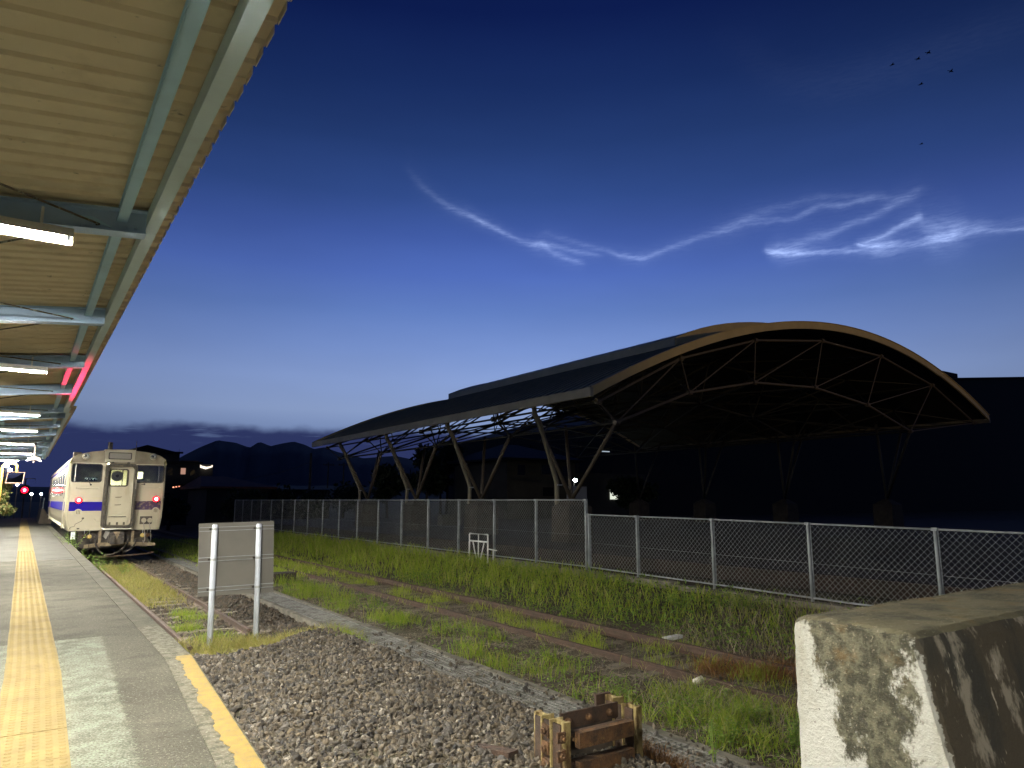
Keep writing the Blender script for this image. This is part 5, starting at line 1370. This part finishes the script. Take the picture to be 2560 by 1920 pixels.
def signal():
    T = thing('railway_signal', (.05, 75.2, -.9), 'glowing red railway signal at the far end of the platform', 'signal')
    MB().tube([(.05, 75.3, -.9), (.05, 75.3, 3.3)], .06, 8).obj('mast', M['dark_steel'], T)
    MB().prism(rounded(-.3, .4, 1.85, 2.75, .2), 'y', 75.1, 75.22).obj('backplate', M['dark_steel'], T)
    MB().lathe([(.26, 0), (.22, -.05), (.09, -.08)], (.05, 75.09, 2.3), 'y', 14).obj('red_lens', M['far_red'], T)
    MB().lathe([(.10, -.075), (.05, -.10)], (.05, 75.09, 2.3), 'y', 12).obj('lamp_core', M['red_core'], T)
    MB().lathe([(.28, 0), (.28, -.05), (.265, -.05), (.265, 0)], (.05, 75.09, 2.3), 'y', 14).obj('hood', M['dark_steel'], T)
    MB().tube([(.05, 75.3, 3.3), (.75, 75.3, 3.3), (.75, 75.3, 2.9)], .03, 6).obj('bracket', M['grey_plate'], T)
signal()
lamp_post('platform_lamp', -.61, 90, 3.0, 'small white lamp above the red signal', 'far_white', .11)
lamp_post('platform_lamp', .70, 90, 2.07, 'small bluish lamp directly right of the red signal', 'far_white', .13)
lamp_post('platform_lamp', 1.54, 90, 2.07, 'small bluish lamp nearest to the railcar side', 'far_white', .12)
lamp_post('platform_lamp', -1.68, 88, 4.85, 'upper bright lamp seen inside the yellow frame', 'far_white', .2)
lamp_post('platform_lamp', -1.34, 88, 4.46, 'lower bright lamp seen inside the yellow frame', 'far_white', .18)
T = thing('ramp_parapet', (1.2, 55, 0), 'low concrete parapet with thin posts at the far platform end', 'parapet')
MB().prism([(.92, .0), (1.02, .9), (1.12, .92), (1.6, .15), (1.6, 0)], 'y', 53, 62).obj('wall', M['pedestal'], T)
for x in (1.1, 1.45): MB().tube([(x, 56, 0), (x + .05, 56, 1.6)], .02, 5).obj('thin_post', M['galv'], T)

# ------------------------------------------------------------------ birds
def bird(i, p, label, sc=1.0, roll=0):
    T = thing('bird', p, label, 'bird', 'birds high in the night sky')
    T.rotation_euler = (0, roll, R(-40)); T.scale = (sc, sc, sc)
    b = MB(); b.tube([(-.16, 0, 0), (-.08, 0, .02), (.06, 0, .015), (.17, 0, 0)], [.012, .05, .045, .01], 7); me = b.mesh('bird_body', M['black'], (0, 0, 0), True)
    o = place('body', me, T, p)
    for s in (-1, 1):
        w = MB(); w.v += [(-.07, 0, .02), (.05, 0, .02), (.02, s * .17, .075), (-.05, s * .16, .075), (-.06, s * .30, .03), (-.05, 0, .03), (.03, 0, .03), (.01, s * .16, .085), (-.04, s * .15, .085)]
        w.f += [(0, 1, 2, 3), (3, 2, 4), (5, 8, 7, 6), (8, 4, 7), (1, 6, 7, 2), (0, 3, 8, 5)]
        place('wing', w.mesh('wing', M['black']), T, p)
    tl = MB(); tl.v += [(-.15, -.02, 0), (-.15, .02, 0), (-.27, .045, .0), (-.27, -.045, .0), (-.2, 0, .012)]; tl.f += [(0, 1, 2, 3), (0, 4, 1), (1, 4, 2), (2, 4, 3), (3, 4, 0)]
    place('tail', tl.mesh('tail', M['black']), T, p)
for i, (p, lb) in enumerate((((48.0, 20.1, 31.4), 'topmost black bird in the upper right sky'), ((47.8, 20.7, 31.2), 'second highest black bird, just left below the topmost'),
        ((47.15, 22.1, 31.3), 'leftmost black bird of the upper right sky'), ((49.1, 19.3, 30.0), 'rightmost black bird of the upper right sky'),
        ((48.55, 21.0, 29.75), 'black bird below the middle of the little flock'), ((50.0, 22.0, 26.2), 'lone black bird well below the little flock'))):
    bird(i, p, lb, .9 if i < 5 else .7, R(random.uniform(-25, 25)))

# ------------------------------------------------------------------ loose ground cover
def rotmats(r, n):
    q = r.normal(size=(n, 4)); q /= np.linalg.norm(q, axis=1)[:, None]
    w, x, y, z = q.T
    return np.stack([np.stack([1 - 2 * (y * y + z * z), 2 * (x * y - z * w), 2 * (x * z + y * w)], -1), np.stack([2 * (x * y + z * w), 1 - 2 * (x * x + z * z), 2 * (y * z - x * w)], -1), np.stack([2 * (x * z - y * w), 2 * (y * z + x * w), 1 - 2 * (x * x + y * y)], -1)], 1)
PHI = (1 + 5 ** .5) / 2
ICO_V = np.array([(-1, PHI, 0), (1, PHI, 0), (-1, -PHI, 0), (1, -PHI, 0), (0, -1, PHI), (0, 1, PHI), (0, -1, -PHI), (0, 1, -PHI), (PHI, 0, -1), (PHI, 0, 1), (-PHI, 0, -1), (-PHI, 0, 1)]) / math.sqrt(1 + PHI * PHI)
ICO_F = np.array([(0, 11, 5), (0, 5, 1), (0, 1, 7), (0, 7, 10), (0, 10, 11), (1, 5, 9), (5, 11, 4), (11, 10, 2), (10, 7, 6), (7, 1, 8), (3, 9, 4), (3, 4, 2), (3, 2, 6), (3, 6, 8), (3, 8, 9), (4, 9, 5), (2, 4, 11), (6, 2, 10), (8, 6, 7), (9, 8, 1)])
OCT_V = np.array([(1, 0, 0), (-1, 0, 0), (0, 1, 0), (0, -1, 0), (0, 0, 1), (0, 0, -1)], float)
OCT_F = np.array([(0, 2, 4), (2, 1, 4), (1, 3, 4), (3, 0, 4), (2, 0, 5), (1, 2, 5), (3, 1, 5), (0, 3, 5)])
def stones(name, x, y, z, size, m, seed, ico=True):
    r = np.random.default_rng(seed); n = len(x)
    V0, F0 = (ICO_V, ICO_F) if ico else (OCT_V, OCT_F)
    k = len(V0)
    V = V0[None] * (1 + .30 * r.uniform(-1, 1, size=(n, k, 1)))
    V = V * r.uniform([.75, .55, .35], [1.35, 1.0, .8], size=(n, 3))[:, None, :]
    V = np.einsum('nij,nkj->nki', rotmats(r, n), V) * size[:, None, None]
    V = V + np.stack([x, y, z], -1)[:, None, :]
    F = F0[None] + (np.arange(n) * k)[:, None, None]
    o = place(name, np_mesh(name, V.reshape(-1, 3), [F.reshape(-1, 3)], m)); tag(o, kind='stuff'); return o
def scatter(r, n, x0, x1, y0, y1, dens=None):
    x = r.uniform(x0, x1, n); y = r.uniform(y0, y1, n)
    if dens is not None:
        k = r.random(n) < dens(x, y); x, y = x[k], y[k]
    return x, y
def blades(name, x, y, h, w, m, seed, lean=.35, zoff=0, flat=False):
    r = np.random.default_rng(seed); n = len(x)
    a = r.uniform(0, 2 * np.pi, n); d = np.stack([np.cos(a), np.sin(a), 0 * a], -1)
    t = r.uniform(0, 2 * np.pi, n); s = np.stack([np.cos(t), np.sin(t), 0 * t], -1)
    P0 = np.stack([x, y, ground(x, y) - .01 + zoff], -1); up = np.array([0, 0, 1.0])
    L = (lean * (.3 + 1.4 * r.random(n)) * h)[:, None]; H = h[:, None]
    if flat: H = H * r.uniform(.02, .16, size=(n, 1)); L = h[:, None]
    c = r.normal(size=(n, 1)) * .12 * h[:, None]
    sd = np.cross(d, up)
    P1 = P0 + up * H * .55 + d * L * .30 + sd * c * .5; P2 = P0 + up * H * (.92 if not flat else .9) + d * L * .72 + sd * c; P3 = P0 + up * H * (1.0 if not flat else .5) + d * L * 1.15 + sd * c * 1.3
    W = (s * w[:, None])
    V = np.stack([P0 - W, P0 + W, P1 - W * .85, P1 + W * .85, P2 - W * .55, P2 + W * .55, P3], 1).reshape(-1, 3)
    b = np.arange(n) * 7
    Q = np.concatenate([np.stack([b, b + 1, b + 3, b + 2], 1), np.stack([b + 2, b + 3, b + 5, b + 4], 1)]); Tt = np.stack([b + 4, b + 5, b + 6], 1)
    o = place(name, np_mesh(name, V, [Q, Tt], m)); tag(o, kind='stuff'); return o
def clumps(r, n, cx, cy, rad, per):
    k = r.integers(0, len(cx), n)
    q = r.normal(size=(n, 2)) * rad[k][:, None]
    return cx[k] + q[:, 0], cy[k] + q[:, 1]

def build_cover():
    r = np.random.default_rng(11)
    # heap of fresh ballast in the foreground
    x, y = scatter(r, 44000, 1.0, 4.95, 2.6, 12.0, lambda x, y: (1 - .9 * sstep(x, 4.55, 4.95)) * (1 - .85 * sstep(y, 11.2, 11.9)) * (.62 + .38 * (y > 2.6)))
    s = r.gamma(9, .0021, len(x)) + .005
    stones('gravel_heap', x, y, ground(x, y) + s * r.uniform(-.2, .9, len(x)) - .002, s, M['gravel'], 1)
    # stones strayed on the trough gratings
    x, y = scatter(r, 260, 4.8, 5.6, 4, 12); s = r.gamma(9, .0026, len(x)); stones('stray_stones', x, y, -.855 + s * .5, s, M['gravel'], 2)
    # old ballast between and beside the first track
    x, y = scatter(r, 17000, 1.5, 5.0, 11.2, 32, lambda x, y: .9 - .55 * (np.abs(x - 2.94) < .55) * (y > 18))
    s = r.gamma(8, .0032, len(x)) + .008
    stones('track_ballast', x, y, ground(x, y) + s * r.uniform(-.1, .7, len(x)), s, M['ballast'], 3, False)
    # earth clods of the overgrown track
    x, y = scatter(r, 15000, 5.6, 9.4, 3, 34, lambda x, y: .35 + .6 * (wob(x * .7, y * .5) > 0))
    s = r.gamma(4, .0055, len(x)) + .006
    stones('soil_clods', x, y, ground(x, y) + s * .2, s, M['ballast'], 4, False)
    # dead straw
    x, y = scatter(r, 60000, 5.6, 9.6, 3, 28, lambda x, y: (.25 + .75 * (wob(x * .8 + 3, y * .6) > -.15)) * (1 - .5 * sstep(y, 14, 28)))
    blades('dead_straw', x, y, r.uniform(.08, .34, len(x)), r.uniform(.0018, .0042, len(x)) * (1 + .03 * y), M['straw'], 5, flat=True, zoff=.025)
    x, y = scatter(r, 4200, 1.3, 4.9, 2.8, 13, lambda x, y: .12 + .9 * (y < 4.6) + .7 * (np.abs(y - 5.6 + .3 * x) < .25) + .5 * (y > 11))
    blades('dead_straw', x, y, r.uniform(.06, .28, len(x)), r.uniform(.0012, .003, len(x)), M['straw'], 6, flat=True, zoff=.03)
    x, y = scatter(r, 9500, 4.82, 5.56, 5.5, 24, lambda x, y: .15 + .85 * (np.sin(y * 1.1) > -.4) * (y > 7.8))
    blades('dead_straw', x, y, r.uniform(.08, .3, len(x)), r.uniform(.0014, .003, len(x)), M['straw'], 7, flat=True, zoff=.09)
    # green strip between trough and second track
    cx, cy = scatter(r, 150, 5.65, 7.0, 4.0, 26, lambda x, y: np.clip(.9 - .75 * np.abs(x - 5.95) + .35 * wob(x, y * .6), 0, 1) * (.45 + .55 * (y > 8)))
    x, y = clumps(r, 7000, cx, cy, r.uniform(.07, .2, len(cx)), 0); k = x > 5.58; x, y = x[k], y[k]
    blades('grass_tufts', x, y, r.uniform(.07, .28, len(x)) * (1 + .3 * sstep(y, 12, 20)), r.uniform(.0022, .005, len(x)), M['grass'], 8, .5)
    # bright weeds at lower right, around the wall and buffer
    cx, cy = scatter(r, 44, 5.7, 7.4, 3.3, 6.6); x, y = clumps(r, 2300, cx, cy, r.uniform(.06, .17, len(cx)), 0); k = x > 5.56; x, y = x[k], y[k]
    blades('grass_tufts', x, y, r.uniform(.06, .26, len(x)), r.uniform(.002, .0045, len(x)), M['grass_bank'], 9, .75)
    # tall bank below the fence
    x, y = scatter(r, 24000, 9.1, 11.85, 4, 42, lambda x, y: np.clip(.10 + .75 * sstep(x, 9.3, 10.4) + .6 * wob(x * 1.5, y * 1.1), 0.03, 1) * (1 - .5 * sstep(y, 26, 42)) * (1 - .45 * sstep(8.5 - y, 0, 3)))
    hh = r.uniform(.10, .34, len(x)) * (.55 + .6 * sstep(x, 9.2, 10.6)) * (1 + .45 * wob(x * 1.1, y * .8)) * (.62 + .5 * sstep(y, 9, 16))
    blades('bank_grass', x, y, hh, r.uniform(.003, .007, len(x)) * (1 + .03 * y), M['grass_bank'], 10, .5)
    x, y = scatter(r, 2500, 9.0, 11.9, 4, 9); blades('bank_straw', x, y, r.uniform(.12, .4, len(x)), r.uniform(.002, .004, len(x)), M['straw'], 11, .8)
    # small leafy ground weeds
    def leaflets(name, x, y, zmax, size, m, seed):
        r2 = np.random.default_rng(seed); n = len(x)
        C = np.stack([x, y, ground(x, y) + .01 + zmax * r2.random(n) ** 1.4], -1)
        a = r2.normal(size=(n, 3)); a[:, 2] *= .5; a /= np.linalg.norm(a, axis=1)[:, None]
        b = np.cross(a, np.stack([r2.normal(size=n) * .5, r2.normal(size=n) * .5, np.ones(n)], -1)); b /= np.linalg.norm(b, axis=1)[:, None]
        sz = size * (.5 + r2.random((n, 1)))
        V = np.stack([C - a * sz, C + b * sz * .42 + [0, 0, .004], C + a * sz, C - b * sz * .42 + [0, 0, .004]], 1).reshape(-1, 3)
        o = place(name, np_mesh(name, V, [np.arange(n * 4).reshape(n, 4)], m)); tag(o, kind='stuff')
    cx, cy = scatter(r, 60, 5.65, 7.4, 3.3, 7); x, y = clumps(r, 8000, cx, cy, r.uniform(.08, .24, len(cx)), 0); k = x > 5.58; leaflets('leafy_ground_weeds', x[k], y[k], .13, .022, M['weed'], 31); x, y = clumps(r, 1100, cx, cy, r.uniform(.1, .3, len(cx)), 0); k = x > 5.58; blades('dead_straw', x[k], y[k], r.uniform(.1, .3, k.sum()), r.uniform(.0014, .003, k.sum()), M['straw'], 34, .9)
    cx, cy = scatter(r, 120, 5.7, 7.2, 7, 22); x, y = clumps(r, 4200, cx, cy, r.uniform(.06, .18, len(cx)), 0); k = x > 5.58; leaflets('leafy_ground_weeds', x[k], y[k], .10, .024, M['weed'], 32)
    x, y = scatter(r, 16000, 9.2, 11.8, 4, 20, lambda x, y: np.clip(.5 + .8 * wob(x * .9, y * .7), 0, 1)); leaflets('leafy_bank_weeds', x, y, .30, .035, M['weed'], 33)
    # sparse tufts between the overgrown rails, rusty clump near the wall
    cx, cy = scatter(r, 70, 7.6, 9.0, 4.5, 30); x, y = clumps(r, 6500, cx, cy, r.uniform(.08, .2, len(cx)), 0)
    blades('grass_tufts', x, y, r.uniform(.06, .24, len(x)), r.uniform(.002, .005, len(x)), M['grass_bank'], 12, .5)
    x, y = clumps(r, 1500, np.array([8.25, 8.6, 9.2]), np.array([6.9, 6.3, 6.2]), np.array([.22, .2, .25]), 0)
    blades('rusty_grass', x, y, r.uniform(.08, .26, len(x)), r.uniform(.002, .0045, len(x)), M['grass_rust'], 13, .9)
    x, y = clumps(r, 2600, np.array([4.75, 4.95, 4.65]), np.array([4.55, 4.2, 4.85]), np.array([.14, .16, .12]), 0)
    blades('rusty_grass', x, y, r.uniform(.08, .22, len(x)), r.uniform(.0015, .003, len(x)), M['grass_rust'], 14, .6)
    # yellowed grass between the first rails and around the sign feet
    x, y = scatter(r, 15000, 2.42, 3.46, 16.6, 29.6, lambda x, y: np.clip(.75 * sstep(y, 17, 20.5) + .5 * wob(x * 1.4, y * .8), 0, 1))
    blades('yellow_grass', x, y, r.uniform(.05, .2, len(x)), r.uniform(.0025, .006, len(x)), M['grass_dry'], 15, .7)
    cx, cy = scatter(r, 70, 1.6, 5.0, 11.3, 13.2, lambda x, y: (1 - sstep(np.abs(y - 12.1 + .12 * (x - 3)), .3, .8))); x, y = clumps(r, 8500, cx, cy, r.uniform(.08, .17, len(cx)), 0)
    blades('yellow_grass', x, y, r.uniform(.05, .24, len(x)), r.uniform(.002, .0045, len(x)), M['grass_dry'], 16, .7)
    x, y = clumps(r, 2500, np.array([2.7, 3.1, 3.0, 2.9, 4.3, 4.5]), np.array([14.6, 15.8, 16.6, 13.4, 12.4, 11.0]), np.array([.15, .2, .12, .2, .25, .2]), 0)
    blades('grass_tufts', x, y, r.uniform(.05, .18, len(x)), r.uniform(.002, .004, len(x)), M['grass'], 17, .6)
    # distant turf right of the railcar
    x, y = scatter(r, 14000, 5.2, 9.4, 22, 46, lambda x, y: .75 + .4 * wob(x, y * .5)); blades('far_turf', x, y, r.uniform(.06, .26, len(x)), r.uniform(.006, .013, len(x)), M['grass_bank'], 18, .5)
build_cover()

def weed(x, y, z, h, n, label, seed, m='weed', size=.06, group='leafy weeds', spread=.12):
    T = thing('weed', (x, y, z), label, 'weed', group)
    r = random.Random(seed)
    st, lf = MB(), MB()
    for k in range(n):
        a = r.uniform(0, 6.28); q = r.uniform(0, spread); hh = h * r.uniform(.6, 1.1)
        p0 = Vector((x + math.cos(a) * q * .4, y + math.sin(a) * q * .4, z)); p1 = p0 + Vector((math.cos(a) * q * 1.4, math.sin(a) * q * 1.4, hh))
        st.tube([p0, p0.lerp(p1, .5) + Vector((0, 0, .03)), p1], .0035, 4)
        for j in range(7):
            t = .25 + .75 * j / 6; c = p0.lerp(p1, t); b = r.uniform(0, 6.28); s = size * r.uniform(.6, 1.2) * (1.1 - .4 * t)
            d = Vector((math.cos(b), math.sin(b), r.uniform(-.1, .5))).normalized(); sd = d.cross(Vector((0, 0, 1))).normalized() * s * .28
            k0 = len(lf.v); lf.v += [tuple(c), tuple(c + d * s * .5 + sd), tuple(c + d * s + Vector((0, 0, -s * .2))), tuple(c + d * s * .5 - sd)]; lf.f.append((k0, k0 + 1, k0 + 2, k0 + 3))
    st.obj('stem', M['weed'], T)['kind'] = 'stuff'; lf.obj('leaf', M[m], T)['kind'] = 'stuff'
weeds = [(1.53, 29.3, -.25, .62, 20, 'bright yellow green plant on the platform edge beside the railcar corner', .13, .3),
         (1.58, 28.0, -.4, .5, 12, 'trailing weed hanging at the platform edge below the bright plant', .11, .22),
         (1.62, 25.6, -.75, .66, 14, 'leafy weed against the platform edge in front of the railcar coupler', .12, .25),
         (1.95, 23.9, -.9, .72, 16, 'upright leafy weed in front of the railcar between platform and rail', .12, .26),
         (2.2, 27.2, -.9, .6, 12, 'dark leafy weed under the left front of the railcar', .12, .3),
         (2.9, 26.2, -.9, .45, 12, 'scrubby weed growing between the rails before the coupler', .1, .35),
         (5.75, 4.75, -.85, .24, 8, 'bright leafy weed right of the buffer stop, beside the gratings', .07, .12),
         (6.2, 4.35, -.87, .26, 9, 'bright leafy weed midway between buffer stop and concrete block', .075, .14),
         (6.0, 4.0, -.87, .22, 8, 'low leafy weed at the bottom edge left of the concrete block', .075, .13),
         (6.75, 4.35, -.88, .26, 8, 'bright leafy weed touching the left side of the concrete block', .075, .14),
         (5.05, 4.35, -.75, .3, 5, 'pale thin weed growing right behind the buffer stop post', .06, .08),
         (10.9, 8.6, -.5, .32, 16, 'leafy weed climbing to the low fence right of the middle post', .09, .4),
         (10.4, 9.6, -.55, .3, 14, 'leafy weed on the bank below the low fence middle post', .09, .35)]
for i, (x, y, z, h, n, lb, s, sp) in enumerate(weeds): weed(x, y, z, h, n, lb, 60 + i, 'weed', s, 'leafy weeds', sp)
